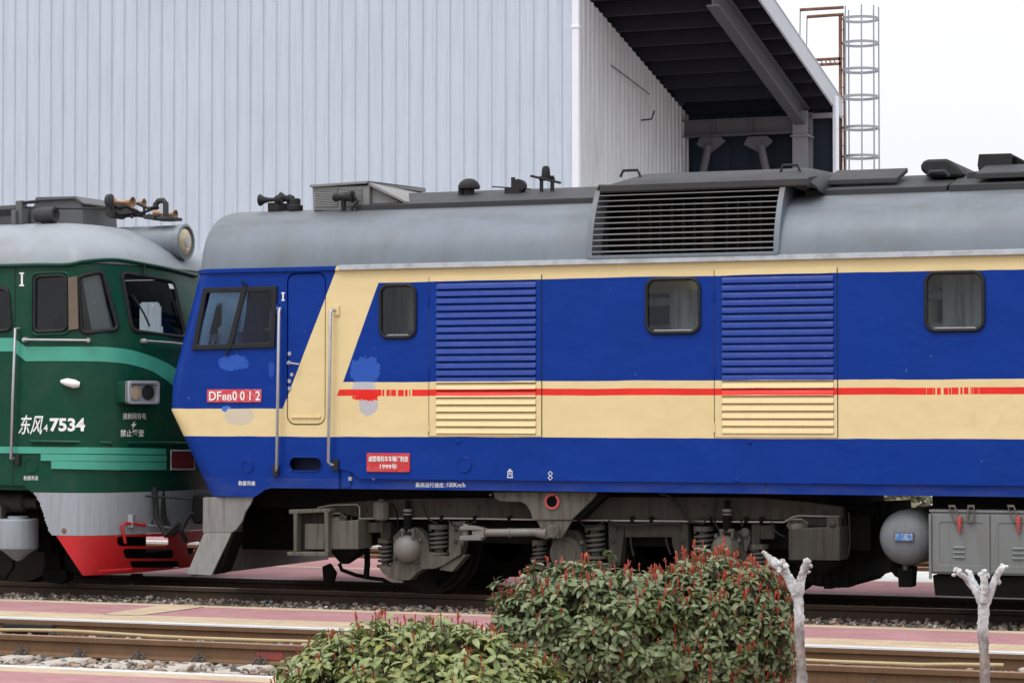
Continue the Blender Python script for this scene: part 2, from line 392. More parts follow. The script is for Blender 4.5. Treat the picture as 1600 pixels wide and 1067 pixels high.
# roof sheet, verge fascia, eave
mb = MB(); XV = XE+.62
pr = [(YB+.1, roofz(YB+.1)), (YW+.62, roofz(YW+.62)), (YW+.62, roofz(YW+.62)+.06), (YB+.1, roofz(YB+.1)+.06)]
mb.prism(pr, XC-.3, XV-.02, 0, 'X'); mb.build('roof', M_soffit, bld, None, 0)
mb = MB(); ya, yb = YB+.1, YW+.70
mb.prism([(ya, roofz(ya)-.26), (yb, roofz(yb)-.26), (yb, roofz(yb)+.14), (ya, roofz(ya)+.14)], XV-.02, XV+.03, 0, 'X')
mb.prism([(ya, roofz(ya)+.14), (yb, roofz(yb)+.14), (yb, roofz(yb)+.17), (ya, roofz(ya)+.17)], XV-.25, XV+.045, 0, 'X')
mb.build('verge_fascia', mat('fascia_grey', (.43, .45, .48), .5, 0, .08, 1), bld, None, 0, .006)
mb = MB(); first = True
for k in range(9):
    y = YB+.75+k*.80; z = roofz(y)
    b = MB(); b.box(XC-.1, XV-.06, y-.035, y+.035, z-.27, z-.005); b.box(XC-.1, XV-.06, y-.035, y+.06, z-.285, z-.27)
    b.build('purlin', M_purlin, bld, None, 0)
# end frame: rafter (I section) and column, crane beam with raking braces
def ibeam_rafter(x, ya, yb, h, fw):
    mb = MB()
    def zz(y): return roofz(y)-.29
    for lo, hi, wd in ((-h, -h+.03, fw), (-.03, 0, fw), (-h+.03, -.03, .02)):
        mb.prism([(ya, zz(ya)+lo), (yb, zz(yb)+lo), (yb, zz(yb)+hi), (ya, zz(ya)+hi)], x-wd/2, x+wd/2, 0, 'X')
    return mb
ibeam_rafter(XE, YB+.2, YW-.1, .48, .24).build('rafter', mat('rafter_steel', (.062, .062, .074), .6, 0, .08, 2), bld, None, 0)
mb = MB(); mb.box(XE-.17, XE+.17, YW-.44, YW-.41, -.3, roofz(YW)-.36); mb.box(XE-.17, XE+.17, YW-.03, YW, -.3, roofz(YW)-.36); mb.box(XE-.015, XE+.015, YW-.41, YW-.03, -.3, roofz(YW)-.36)
mb.box(XE-.2, XE+.2, YW-.5, YW, roofz(YW)-.92, roofz(YW)-.89)
mb.build('column', M_steel, bld, None, 0)
q0, q1 = at(1150, 188, YW-.3), at(1150, 211, YW-.3)
mb = MB(); mb.box(XC-.5, XE-.17, YW-.36, YW-.33, q1.z, q0.z); mb.box(XC-.5, XE-.17, YW-.48, YW-.2, q0.z, q0.z+.02); mb.box(XC-.5, XE-.17, YW-.48, YW-.2, q1.z-.02, q1.z)
for px in (1116, 1176): x = at(px, 200, YW-.4).x; mb.box(x-.012, x+.012, YW-.46, YW-.36, q1.z, q0.z)
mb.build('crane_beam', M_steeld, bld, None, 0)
for (gx, bx) in ((1110, 1092), (1184, 1204)):
    g = at(gx, 225, YW-.3); mb = MB()
    hexp = [(at(gx+dx, dy, YW-.3).x, at(gx+dx, dy, YW-.3).z) for dx, dy in ((-22, 226), (-15, 214), (15, 213), (24, 221), (4 if gx > 1150 else 0, 240), )]
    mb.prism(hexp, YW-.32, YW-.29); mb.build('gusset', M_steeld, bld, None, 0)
    a = at(gx-3 if gx < 1150 else gx+5, 228, YW-.4); c = at(bx, 300, YW-.4)
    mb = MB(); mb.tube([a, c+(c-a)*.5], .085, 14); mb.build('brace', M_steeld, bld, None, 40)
mb = MB(); a = at(1283, 181, YW-.05); mb.box(XE+.17, XE+.62, YW-.1, YW+.0, a.z-.06, a.z+.05); mb.build('wall_girt', M_steel, bld, None, 0)
# thin cable on the gable wall and a little lamp arm
mb = MB(); mb.tube([(XC+.05, 47.8, 9.0), (XC+.10, 49.0, 8.82), (XC+.16, 49.9, 8.66)], .011, 6); mb.tube([(XC+.04, 49.7, 8.1), (XC+.25, 49.75, 8.12), (XC+.30, 49.8, 8.3)], .018, 6); mb.build('cable', M_blk, bld, None, 60)

# ------------------------------------------------------------------ caged ladder beside the shed
YLAD = 53.9
lz = lambda py: at(1316, py, YLAD).z
lad = thing('caged_ladder', 'rusty steel access ladder with grey hooped safety cage', 'ladder', (at(1318, 270, YLAD).x, YLAD, 0))
xa, xb = at(1313.5, 150, YLAD).x, at(1319, 150, YLAD+.35).x
ztop = lz(22)
mb = MB(); mb.box(xa-.035, xa+.035, YLAD-.02, YLAD+.02, -.3, ztop); mb.build('ladder_rail', M_ruststeel, lad, None, 0)
mb = MB(); mb.box(xb-.03, xb+.03, YLAD+.38, YLAD+.42, -.3, ztop); mb.build('ladder_rail', M_ruststeel, lad, None, 0)
z = .2; rungs = MB()
while z < ztop: rungs.tube([(xa, YLAD, z), (xb, YLAD+.4, z)], .012, 6); z += .32
rungs.build('rungs', M_ruststeel, lad, None, 60)
rx, ry = .40, .42; cx, cy = (xa+xb)/2+.40, YLAD+.2
hoop = None; hz = [lz(v) for v in (30, 68, 110, 152, 200, 245, 290, 335, 380, 425, 470)]
def arc(k, n=22): a = R(-158+316*k/n); return cx+rx*math.cos(a), cy+ry*math.sin(a)
for zz in hz:
    h = MB(); o_, i_ = [], []
    rows = [[], [], [], []]
    for k in range(23):
        x, y = arc(k)
        for r_, (sc, dz) in zip(rows, ((1, -.03), (1, .03), (.975, .03), (.975, -.03))): r_.append((cx+(x-cx)*sc, cy+(y-cy)*sc, zz+dz))
    h.sheet(rows+[rows[0]]); h.build('cage_hoop', M_galv, lad, None, 40)
for k in (2, 6, 9, 12, 15, 18, 21):
    x, y = arc(k); b = MB(); b.box(x-.015, x+.015, y-.005, y+.005, hz[-1]-.03, ztop+.15); b.build('cage_strap', M_galv, lad, None, 0)
mb = MB()
for py in (92, 100): a = at(1270, py, YLAD); c = at(1314, py, YLAD); mb.box(a.x-.3, c.x, YLAD-.02, YLAD+.02, c.z-.03, c.z+.03)
for k in range(6): a = at(1274+k*7, 92, YLAD); b_ = at(1278+k*7, 100, YLAD); mb.tube([a, b_], .012, 5)
mb.build('stay', M_ruststeel, lad, None, 0); mb = MB()
a = at(1263, 163, YW+.22); c = at(1313, 160, YLAD-.05); mb.tube([a, c], .055, 6)
mb.build('bracket', M_ruststeel, lad, None, 0)
mb = MB()
for py, px in ((16, 1250), (27, 1261)):
    a = at(px, py, YLAD); c = at(1318, py-4, YLAD); mb.tube([a, c], .035, 6)
mb.build('guard_rail', M_ruststeel, lad, None, 0)
mb = MB()
for px, y0, y1 in ((1250.5, 16, 78), (1261, 27, 90)):
    a = at(px, y0, YLAD); c = at(px-1, y1, YLAD); mb.tube([a, c], .014, 6)
mb.build('guard_post', M_galv, lad, None, 60)

# ------------------------------------------------------------------ blue and cream locomotive
YS = 24.67; YCEN = YC; HW = YC-YS
BX, BY = -9.0, YC
M_roof = mat('roof_grey', (.132, .160, .190), .5, 0, .10, 1.2, (.10, .09, .082), .5, 1.1, False, .12, 8, .01, .45, .25)
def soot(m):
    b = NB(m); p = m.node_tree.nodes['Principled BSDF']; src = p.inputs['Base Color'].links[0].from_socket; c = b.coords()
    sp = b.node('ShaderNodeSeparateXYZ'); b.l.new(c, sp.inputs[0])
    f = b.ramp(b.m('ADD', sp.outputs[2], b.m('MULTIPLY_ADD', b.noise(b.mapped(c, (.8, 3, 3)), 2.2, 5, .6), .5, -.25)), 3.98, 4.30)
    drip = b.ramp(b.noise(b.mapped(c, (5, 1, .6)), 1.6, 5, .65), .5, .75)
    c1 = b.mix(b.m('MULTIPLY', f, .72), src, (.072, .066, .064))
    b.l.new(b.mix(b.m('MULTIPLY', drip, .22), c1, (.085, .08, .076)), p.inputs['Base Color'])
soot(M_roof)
M_roofd = mat('roof_dark', (.040, .040, .043), .7, 0, .15, 2, (.075, .065, .058), .4, 2.5, spec=.2)
M_gut = mat('gutter_grey', (.34, .36, .38), .55, 0, .15, 3, (.10, .07, .05), .5, 5)
M_frame = mat('rubber_black', (.014, .015, .017), .6, spec=.25)
M_ac = mat('cooler_grey', (.20, .20, .20), .6, 0, .12, 4, (.12, .09, .07), .5, 4)
M_bog = mat('bogie_grey', (.048, .044, .036), .8, 0, .25, 3, (.028, .021, .015), .9, 2.4, True, .2, 60, spec=.2)
M_bogl = mat('bogie_pale', (.108, .10, .082), .75, 0, .2, 3, (.04, .03, .021), .9, 2.6, True, .2, 60, spec=.25)
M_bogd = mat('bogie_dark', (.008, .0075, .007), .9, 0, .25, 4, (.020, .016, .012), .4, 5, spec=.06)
M_wheel = mat('wheel_steel', (.022, .017, .014), .75, .1, .2, 5, (.05, .034, .024), .4, 4, spec=.12)
M_spr = mat('spring_steel', (.085, .08, .07), .7, .1, .15, 8, (.08, .06, .04), .6, 8)
M_tank = mat('tank_grey', (.145, .155, .165), .65, 0, .1, 2, (.11, .10, .085), .6, 3, True)
M_batt = mat('box_grey', (.155, .165, .165), .65, 0, .1, 2, (.12, .10, .08), .55, 3, True)
M_pil = mat('pilot_grey', (.20, .197, .188), .7, 0, .14, 2.5, (.10, .075, .05), .6, 3, True)
M_rodm = mat('rod_steel', (.17, .165, .155), .55, .1, .15, 5, (.16, .10, .06), .5, 6)
M_chrome = mat('hand_rail', (.42, .42, .44), .35, .5, .1, 4, (.25, .2, .15), .4, 8)
M_redring = mat('red_ring', (.38, .06, .06), .6, 0, .2, 8)
M_brass = mat('brass_horn', (.34, .20, .11), .55, .5, .2, 6, (.10, .07, .05), .5, 7)
M_copper = mat('pipe_pale', (.36, .31, .26), .5, .2, .15, 6)
G_side = glass('side_glass', (.90, .94, .94), .8, .03, 1.5)
G_clear = glass('clear_glass', (.92, .94, .95), .5)
G_cab = glass('cab_glass', (.42, .68, 1.0), .6)
M_int = mat('interior_grey', (.58, .62, .62), .7, 0, .35, 1.5, (.06, .06, .055), .8, 2.5, True)
M_curt = mat('curtain_navy', (.01, .014, .05), .9)
M_seat = mat('seat_navy', (.012, .018, .06), .8)

# curtain, seat behind the tinted cab glass
def livery(nm='blue_cream_livery', spec=.13, rough=.24):
    m, b, p = newmat(nm); c = b.coords()
    sp = b.node('ShaderNodeSeparateXYZ'); b.l.new(c, sp.inputs[0])
    wob = b.m('MULTIPLY_ADD', b.noise(c, 1.4, 2), .022, -.011)
    x = b.m('ADD', sp.outputs[0], BX); z = b.m('ADD', sp.outputs[2], wob)
    gt = lambda u, v: b.m('GREATER_THAN', u, v); lt = lambda u, v: b.m('LESS_THAN', u, v)
    A = lambda *q: q[0] if len(q) == 1 else (b.m('MULTIPLY', q[0], q[1]) if len(q) == 2 else b.m('MULTIPLY', q[0], A(*q[1:])))
    OR = lambda u, v: b.m('MAXIMUM', u, v)
    xm = b.m('SUBTRACT', x, b.m('MULTIPLY_ADD', b.m('SUBTRACT', z, 2.33), .392, -11.685))
    panel = A(gt(xm, 0), gt(z, 2.332), lt(z, 3.402))
    xc = b.m('SUBTRACT', x, b.m('MULTIPLY_ADD', b.m('SUBTRACT', z, 1.965), .4277, -12.448))
    cab = A(lt(xc, 0), gt(z, 2.047))
    blue = OR(OR(panel, cab), lt(z, 1.742))
    n1 = b.m('MULTIPLY_ADD', b.noise(c, 1.2, 4), .3, .85)
    bl = b.node('ShaderNodeVectorMath', operation='SCALE'); bl.inputs[0].default_value = (.003, .031, .23); b.l.new(n1, bl.inputs[3])
    # dusty, slightly faded lower skirt
    dust = b.m('MULTIPLY', b.ramp(b.noise(b.mapped(c, (1.5, 1.5, 5)), 1.5, 5), .35, .75), lt(z, 1.29))
    bl2 = b.mix(b.m('MULTIPLY', dust, .25), bl.outputs[0], (.10, .11, .16))
    n2 = b.m('MULTIPLY_ADD', b.noise(c, .9, 5), .16, .92)
    cr = b.node('ShaderNodeVectorMath', operation='SCALE'); cr.inputs[0].default_value = (.70, .56, .30); b.l.new(n2, cr.inputs[3])
    # rust runs and grime on the cream paint
    st = b.ramp(b.noise(b.mapped(c, (14, 14, .9)), 1.0, 4, .6), .60, .76)
    lowx = A(lt(x, -10.6), lt(z, 2.3))
    cr2 = b.mix(A(st, b.ramp(b.noise(c, 2.2, 3), .45, .6), lowx, .5 if False else b.m('ADD', 0.45, 0)), cr.outputs[0], (.50, .27, .08))
    cr3 = b.mix(b.m('MULTIPLY', b.ramp(b.noise(c, 3.5, 6, .7), .58, .75), .22), cr2, (.40, .30, .17))
    col = b.mix(blue, cr3, bl2)
    def blob(cx, cz, rx, rz, rough=.35, sc=5):
        dx = b.m('DIVIDE', b.m('SUBTRACT', x, cx), rx); dz = b.m('DIVIDE', b.m('SUBTRACT', sp.outputs[2], cz), rz)
        d = b.m('ADD', b.m('POWER', b.m('ABSOLUTE', dx), 2.4), b.m('POWER', b.m('ABSOLUTE', dz), 2.4))
        return lt(b.m('ADD', b.m('ADD', d, b.m('MULTIPLY_ADD', b.noise(c, sc*4.5, 5, .7), rough*6, -rough*3)), b.m('MULTIPLY_ADD', b.noise(c, sc, 3), rough*3, -rough*1.5)), .9)
    # fresh paint repairs: blue over blue, grey primer, beige rectangle
    newb = (.028, .09, .40)
    col = b.mix(A(blob(-11.425, 2.46, .18, .15), gt(z, 2.332)), col, newb)
    col = b.mix(A(blob(-11.43, 2.26, .14, .16), lt(z, 2.332), gt(z, 2.215)), col, (.44, .46, .48))
    gx = b.m('MULTIPLY_ADD', b.m('SUBTRACT', 2.2, z), -.35, x)
    col = b.mix(A(blob(-11.38, 2.11, .11, .16, .3, 3), lt(z, 2.215)), col, (.46, .44, .46))
    col = b.mix(A(blob(-13.01, 2.555, .18, .085, .5, 6)), col, newb)
    col = b.mix(A(blob(-12.55, 2.48, .035, .09)), col, (.02, .065, .33))
    col = b.mix(A(blob(-13.11, 2.045, .06, .035)), col, (.06, .16, .55))
    col = b.mix(A(blob(-12.945, 1.965, .185, .105, .15), lt(z, 2.047)), col, (.56, .49, .37))
    # red waist line with scraped bar marks
    slant = b.m('MULTIPLY_ADD', b.m('SUBTRACT', z, 2.19), .4, -11.755)
    red = A(gt(x, slant), gt(z, 2.182), lt(z, 2.252))
    bars = gt(b.noise(b.mapped(c, (1, 0, 0)), 30, 2), .535)
    zone = OR(A(gt(x, -11.27), lt(x, -10.83)), A(gt(x, -5.31), lt(x, -4.78)))
    red = A(red, b.m('SUBTRACT', 1, A(zone, bars)))
    n3 = b.m('MULTIPLY_ADD', b.noise(c, 2.5, 3), .3, .85)
    rc = b.node('ShaderNodeVectorMath', operation='SCALE'); rc.inputs[0].default_value = (.70, .035, .025); b.l.new(n3, rc.inputs[3])
    col = b.mix(red, col, rc.outputs[0])
    redp = A(blob(-11.41, 2.185, .16, .055, .6, 9))
    col = b.mix(redp, col, (.70, .025, .02))
    # chipped paint flecks
    ch = gt(b.noise(c, 22, 3, .5), .765)
    col = b.mix(b.m('MULTIPLY', ch, .45), col, (.45, .44, .42))
    b.l.new(col, p.inputs['Base Color'])
    b.l.new(b.m('MULTIPLY_ADD', b.noise(c, 3, 4), .22, rough), p.inputs['Roughness'])
    p.inputs['Specular IOR Level'].default_value = spec
    nrm = b.bump(b.noise(b.mapped(c, (1, 1, 1.3)), 1.1, 3), .5, .06)
    nrm = b.bump(b.noise(c, 7, 3), .05, .02, nrm)
    b.l.new(nrm, p.inputs['Normal'])
    return m
M_liv = livery(); M_lou = livery('louvre_livery', .30, .2)

loco = thing('diesel_locomotive', 'blue and cream diesel locomotive with red waist line and grey roof', 'locomotive', (BX, BY, 0))
ZB, ZT = 1.18, 3.575
XRB = 6.6
def Ffront(z):       # front corner of the cab at each height
    pts = [(1.08, -13.38), (2.03, -13.89), (2.35, -13.87), (2.6, -13.80), (3.575, -13.525), (4.0, -13.52), (4.2, -13.50), (4.3, -13.46)]
    for (a, u), (c, v) in zip(pts, pts[1:]):
        if z <= c: return u+(v-u)*(z-a)/(c-a)
    return pts[-1][1]
RC = .24
def XFL(z): return Ffront(z)+RC+.02
# near side: flat plate with real window, door and louvre openings
def quadwin(pts): 
    q = [at(px, py, YS) for px, py in pts]; return [(v.x, v.z) for v in q]
cabq = quadwin([(319, 450), (434, 447), (430, 543), (301, 547)])
def inset(q, d):
    q = [Vector(v) for v in q]; c = sum(q, Vector((0, 0)))/4; out = []
    for i in range(4):
        a, p, n = q[i-1], q[i], q[(i+1) % 4]; out.append(tuple(p+((a-p).normalized()+(n-p).normalized())*d))
    return out
win_px = [(592, 652, 443, 530), (1008, 1096, 433, 523), (1444, 1540, 422.5, 519.5)]
wins = []
for x0, x1, y0, y1 in win_px:
    a = at(x0, (y0+y1)/2, YS); c = at(x1, (y0+y1)/2, YS); t = at((x0+x1)/2, y0, YS); b_ = at((x0+x1)/2, y1, YS); wins.append((a.x, c.x, b_.z, t.z))
dA, dB = at(448, 545, YS), at(509, 545, YS); dT, dBt = at(480, 426, YS), at(478, 664, YS)
door_hole = rrect(dA.x, dB.x, dBt.z, dT.z, .10)
lou_px = [(682, 838, 440, 678, 671, 846, 431), (1128, 1303, 430, 678, 1117, 1308, 420)]
lous = []
for x0, x1, y0, y1, o0, o1, ot in lou_px:
    lous.append((at(x0, 550, YS).x, at(x1, 550, YS).x, at((x0+x1)/2, y1, YS).z, at((x0+x1)/2, y0, YS).z, at(o0, 550, YS).x, at(o1, 550, YS).x, at((o0+o1)/2, ot, YS).z))
zled = 1.29
outer = []
for z in [1.08+.05*k for k in range(0, 20)]+[2.03, 2.35, 2.6, 3.575]: outer.append((XFL(z), z))
outer += [(XRB, 3.575), (XRB, zled), (-11.47, zled), (-11.53, 1.32), (-11.57, 1.36), (-11.66, 1.385), (-11.735, 1.388), (-11.735, ZB), (-12.55, ZB), (-12.63, 1.16), (-12.72, 1.10), (-12.76, 1.08)]
slot = rrect(at(452, 725, YS).x, at(503, 725, YS).x, at(478, 736, YS).z, at(478, 714, YS).z, .075)
holes = [rquad(inset(cabq, .045), .03, 3), door_hole, slot]+[rrect(a+.025, c-.025, d+.025, e-.025, .09) for a, c, d, e in wins]+[[(a, d), (c, d), (c, e), (a, e)] for a, c, d, e, *_ in lous]
mb = MB(); mb.plate(outer, holes, YS, YS+.035)
# cab front and its rounded corners: level curves joined into one skin
def plan(z, ins=0.0, n=9):
    f = Ffront(z); r = RC; pts = [(XFL(z), YS+ins)]
    for k in range(n+1):
        a = R(90*k/n); pts.append((f+r-r*math.sin(a), YS+ins+r-r*math.cos(a)))
    for k in range(1, 8): y = YS+ins+r+(2*(HW-ins-r))*k/8; pts.append((f-.10*math.sin(math.pi*k/8), y))
    for k in range(n+1):
        a = R(90-90*k/n); pts.append((f+r-r*math.sin(a), YC+HW-ins-r+r*math.cos(a)))
    pts.append((XFL(z), YC+HW-ins)); return [(x, y, z) for x, y in pts]
zs = [1.08, 1.3, 1.5, 1.7, 1.742, 1.9, 2.03, 2.1, 2.2, 2.35, 2.6, 2.9, 3.2, 3.45, 3.575]
NR = [plan(z) for z in zs]; NM = len(NR[0]); NV = [q for r_ in NR for q in r_]
mb.add(NV, [(i*NM+k, i*NM+k+1, (i+1)*NM+k+1, (i+1)*NM+k) for i in range(len(zs)-1) for k in range(NM-1) if not (2.6 <= zs[i] < 3.45 and (10 <= k < 13 or 15 <= k < 18))])
cabfar = [(x, z) for x, z in inset(cabq, .045)]
mb.plate([(XFL(2.03), 1.08), (XFL(2.03), 3.575), (XRB, 3.575), (XRB, 1.18), (-12.5, 1.18)], [rquad(cabfar, .03, 3)]+[rrect(a, c, d, e, .09) for a, c, d, e in wins], YC+HW-.035, YC+HW)
mb.box(XRB, XRB+.03, YS, YC+HW, 1.18, 3.575)
body = mb.build('body', M_liv, loco, None, 30)
# recessed sill below the ledge, floor, bulkheads
mb = MB(); mb.box(-11.735, -6.965, YS+.03, YS+.07, ZB, 1.6); mb.box(-6.955, XRB, YS+.03, YS+.07, ZB, 1.6)
mb.prism(rrect(-11.70, -11.60, 1.20, 1.38, .03), YS+.018, YS+.03)
mb.build('sill', M_liv, loco, None, 0)
mb = MB(); mb.lathe((at(583, 747, YS).x, YS+.01, at(583, 747, YS).z), [(.02, 0), (.02, .03)], 'Y', 10); mb.box(-11.62, -11.58, YS+.0, YS+.03, 1.27, 1.31); mb.build('sill_bolt', M_chrome, loco, None, 0)
mb = MB(); mb.box(-13.3, XRB, YS+.05, YC+HW-.05, ZB, ZB+.06); mb.box(-11.75, -11.7, YS+.05, YC+HW-.05, 1.24, 3.6); mb.box(-13.6, -11.75, YS+.3, YC+HW-.3, 1.9, 1.95)
mb.build('floor', M_int, loco, None, 0)
# machine bulk dimly seen inside the engine room
mb = MB(); mb.box(-11.3, 5.6, YC-.55, YC+.65, 1.24, 2.95); mb.box(-8.2, -7.6, YC-1.05, YC, 1.24, 3.3); mb.box(-5.3, -4.9, YC-1.0, YC, 1.24, 3.4); mb.box(-11.2, -10.9, YC-1.1, YC, 2.9, 3.5)
mb.box(-7.9, -5.6, YC-.9, YC-.8, 3.05, 3.12)

for k in range(11): mb.tube([(-10.9+k*.9, YC-.72, 1.3), (-10.9+k*.9, YC-.72, 3.3)], .09, 8)
for k in range(3): mb.tube([(-11.2, YC-.9, 2.5+k*.33), (5, YC-.9, 2.62+k*.33)], .05, 8)
mb.build('engine', M_int, loco, None, 30)
# cab interior: seat, curtain, desk
def cpx(px, py, d): return at(px, py, YS+d)
p0, p1 = cpx(318, 512, .55), cpx(342, 468, .55)
mb = MB(); mb.prism(rrect(p0.x, p1.x-.03, p0.z, p1.z, .06), YS+.55, YS+.68); q = cpx(330, 520, .7); mb.box(q.x-.10, q.x+.10, YS+.55, YS+.68, q.z-.02, q.z+.07); mb.tube([(q.x-.05, YS+.75, 1.95), (q.x, YS+.75, q.z)], .04, 10); mb.tube([(q.x+.1, YS+.6, 1.95), (q.x+.02, YS+.6, q.z)], .02, 8); mb.tube([(q.x-.12, YS+.6, 1.95), (q.x-.04, YS+.6, q.z)], .02, 8)
mb.build('driver_seat', M_seat, loco, None, 30, .03)
def curtain(top, bot, d, n=36, zig=0):
    rows = [[], []]
    for k in range(n+1):
        t = k/n
        for r_, (l, r, y) in zip(rows, (top, bot)):
            q = cpx(l+(r-l)*t, y, d); r_.append((q.x, q.y+.03*math.sin(t*30), q.z))
    b = MB(); b.sheet(rows); return b
curtain((389, 425, 446), (376, 410, 550), .22).build('curtain', M_curt, loco, None, 60)
curtain((412, 430, 446), (409, 418, 512), .20).build('curtain', M_curt, loco, None, 60)
p0, p1 = cpx(371, 560, .3), cpx(390, 518, .3)
mb = MB(); mb.box(p0.x, p1.x+.3, YS+.3, YS+.6, p0.z, p1.z); mb.build('cabinet', M_seat, loco, None, 0, .02)
# pale translucent sheet added inside the windscreens to brighten the cab window
rows = [[], []]
for k in range(41):
    y = YS+.33+2.84*k/40
    for r_, z in zip(rows, (2.55, 3.5)): r_.append((Ffront(z)+.10+.012*math.sin(k*2.1), y, z))
m_, b_, p_ = newmat('pale_brightener'); p_.inputs['Base Color'].default_value = (.72, .80, .88, 1); p_.inputs['Roughness'].default_value = .9
t_ = b_.node('ShaderNodeBsdfTranslucent'); t_.inputs[0].default_value = (.8, .88, .95, 1); x_ = b_.node('ShaderNodeMixShader'); x_.inputs[0].default_value = .6
b_.l.new(p_.outputs[0], x_.inputs[1]); b_.l.new(t_.outputs[0], x_.inputs[2]); b_.l.new(x_.outputs[0], b_.n['Material Output'].inputs[0])
b = MB(); b.sheet(rows); b.build('brightening_sheet', m_, loco, None, 60)
# windscreens in the cab front
for k0, k1 in ((10, 13), (15, 18)):
    lo = [plan(2.6)[k] for k in range(k0, k1+1)]; hi = [plan(3.45)[k] for k in range(k0, k1+1)]
    b = MB(); b.tube([Vector(q) for q in lo]+[Vector(q) for q in hi[::-1]], .03, 8, closed=True); ws_ = b.build('windscreen', M_frame, loco, None, 60)
    b = MB(); b.sheet([lo, hi]); b.build('pane', G_clear, ws_, None, 0)
# cab side window
mb = MB(); mb.plate(cabq, [rquad(inset(cabq, .055), .03, 3)], YS-.028, YS+.02); cw = mb.build('cab_window', M_frame, loco, None, 0, .006)
iq = inset(cabq, .05); mb = MB(); mb.add([(x, YS+.012, z) for x, z in iq], [(0, 1, 2, 3)]); mb.build('pane', G_cab, cw, None, 0)
mb = MB(); mb.add([(x, YC+HW-.01, z) for x, z in iq], [(0, 1, 2, 3)]); mb.build('far_pane', G_side, cw, None, 0)
a, c = at(383, 447, YS-.02), at(358, 545, YS-.02)
mb = MB(); mb.box(-.02, .02, 0, .03, 0, 1)
mb = MB(); mb.add([(a.x-.028, YS-.035, a.z), (a.x+.028, YS-.035, a.z), (c.x+.028, YS-.035, c.z), (c.x-.028, YS-.035, c.z), (a.x-.028, YS-.005, a.z), (a.x+.028, YS-.005, a.z), (c.x+.028, YS-.005, c.z), (c.x-.028, YS-.005, c.z)], [(0,1,2,3), (4,7,6,5), (0,4,5,1), (1,5,6,2), (2,6,7,3), (3,7,4,0)])
d = at(352, 556, YS-.03); mb.tube([c+Vector((0, -.01, .02)), d], .012, 6); e = at(380, 444, YS-.02); mb.tube([a, e+Vector((0, -.04, .03))], .014, 6)
mb.build('mullion', M_frame, cw, None, 0)
# rounded side windows
for (x0, x1, z0, z1) in wins:
    fr = MB(); path = loop3(rrect(x0+.02, x1-.02, z0+.02, z1-.02, .095, 6), YS-.012); fr.tube(path, .019, 8, closed=True)
    f = fr.build('window', M_frame, loco, None, 60)
    g = MB(); rr = rrect(x0+.02, x1-.02, z0+.02, z1-.02, .095, 6); g.add([(a, YS+.004, b_) for a, b_ in rr], [list(range(len(rr)))]); g.build('pane', G_side, f, None, 0)
    s = MB(); s.tube([(x0+.1, YS-.005, z0+.045), (x1-.1, YS-.005, z0+.045)], .007, 6); s.build('drip_rail', M_chrome, f, None, 0)
# cab door
dp = rrect(dA.x+.012, dB.x-.012, dBt.z+.012, dT.z-.012, .092)
mb = MB(); mb.prism(dp, YS+.004, YS+.03); door = mb.build('door', M_liv, loco, None, 30, .006)
mb = MB(); mb.prism(rrect(dA.x-.05, dB.x+.05, dBt.z-.05, dT.z+.05, .1), YS+.036, YS+.045); mb.build('door_seal', M_black, door, None, 0)
hp = at(456, 571, YS)
mb = MB(); mb.tube([(hp.x-.03, YS-.02, hp.z+.03), (hp.x, YS-.045, hp.z+.025), (hp.x+.11, YS-.045, hp.z+.012)], .011, 8); mb.lathe((hp.x-.03, YS-.02, hp.z+.03), [(.022, 0), (.022, .03)], 'Y', 12); mb.lathe((hp.x, YS-.006, hp.z-.1), [(.02, 0), (.024, .02)], 'Y', 12)
for dz in (.13, -.17, -.25): mb.box(hp.x-.045, hp.x-.01, YS-.006, YS+.01, hp.z+dz-.02, hp.z+dz+.02)
mb.build('handle', M_chrome, door, None, 40)
mb = MB(); mb.box(dA.x+.06, dB.x-.06, YS-.012, YS+.004, dBt.z+.075, dBt.z+.10); mb.build('drip_rail', M_liv, door, None, 0, .004)
# grab rails with brackets
for (px, y0, y1, side) in ((434.5, 482, 735, -1), (515, 484, 726, 1)):
    a, c = at(px, y0, YS-.07), at(px, y1, YS-.07)
    mb = MB(); xx = (a.x+c.x)/2
    mb.tube([(xx+side*.05, YS, a.z), (xx+.015, YS-.05, a.z-.0), (xx+.012, YS-.075, a.z-.03), (xx-.012, YS-.075, c.z+.03), (xx-.012+side*.02, YS-.05, c.z), (xx+side*.05, YS, c.z-.0)], .017, 8)
    g = mb.build('grab_rail', M_chrome, loco, None, 60)
    b = MB(); b.box(xx+side*.055-.03, xx+side*.055+.03, YS-.02, YS-.0, a.z-.06, a.z+.05); b.build('bracket', M_liv, g, None, 0, .004)
    b = MB(); b.box(xx+side*.05-.03, xx+side*.05+.03, YS-.04, YS, c.z-.06, c.z+.06); b.build('bracket', M_blk, g, None, 0, .004)
# footstep recess behind the oblong slot
s0 = at(478, 725, YS); mb = MB(); mb.box(s0.x-.23, s0.x+.23, YS+.18, YS+.2, s0.z-.12, s0.z+.12); mb.build('step_recess', M_seat, loco, None, 0)
mb = MB(); mb.tube(loop3(slot, YS-.002), .008, 6, closed=True); mb.build('step_rim', M_liv, loco, None, 60)
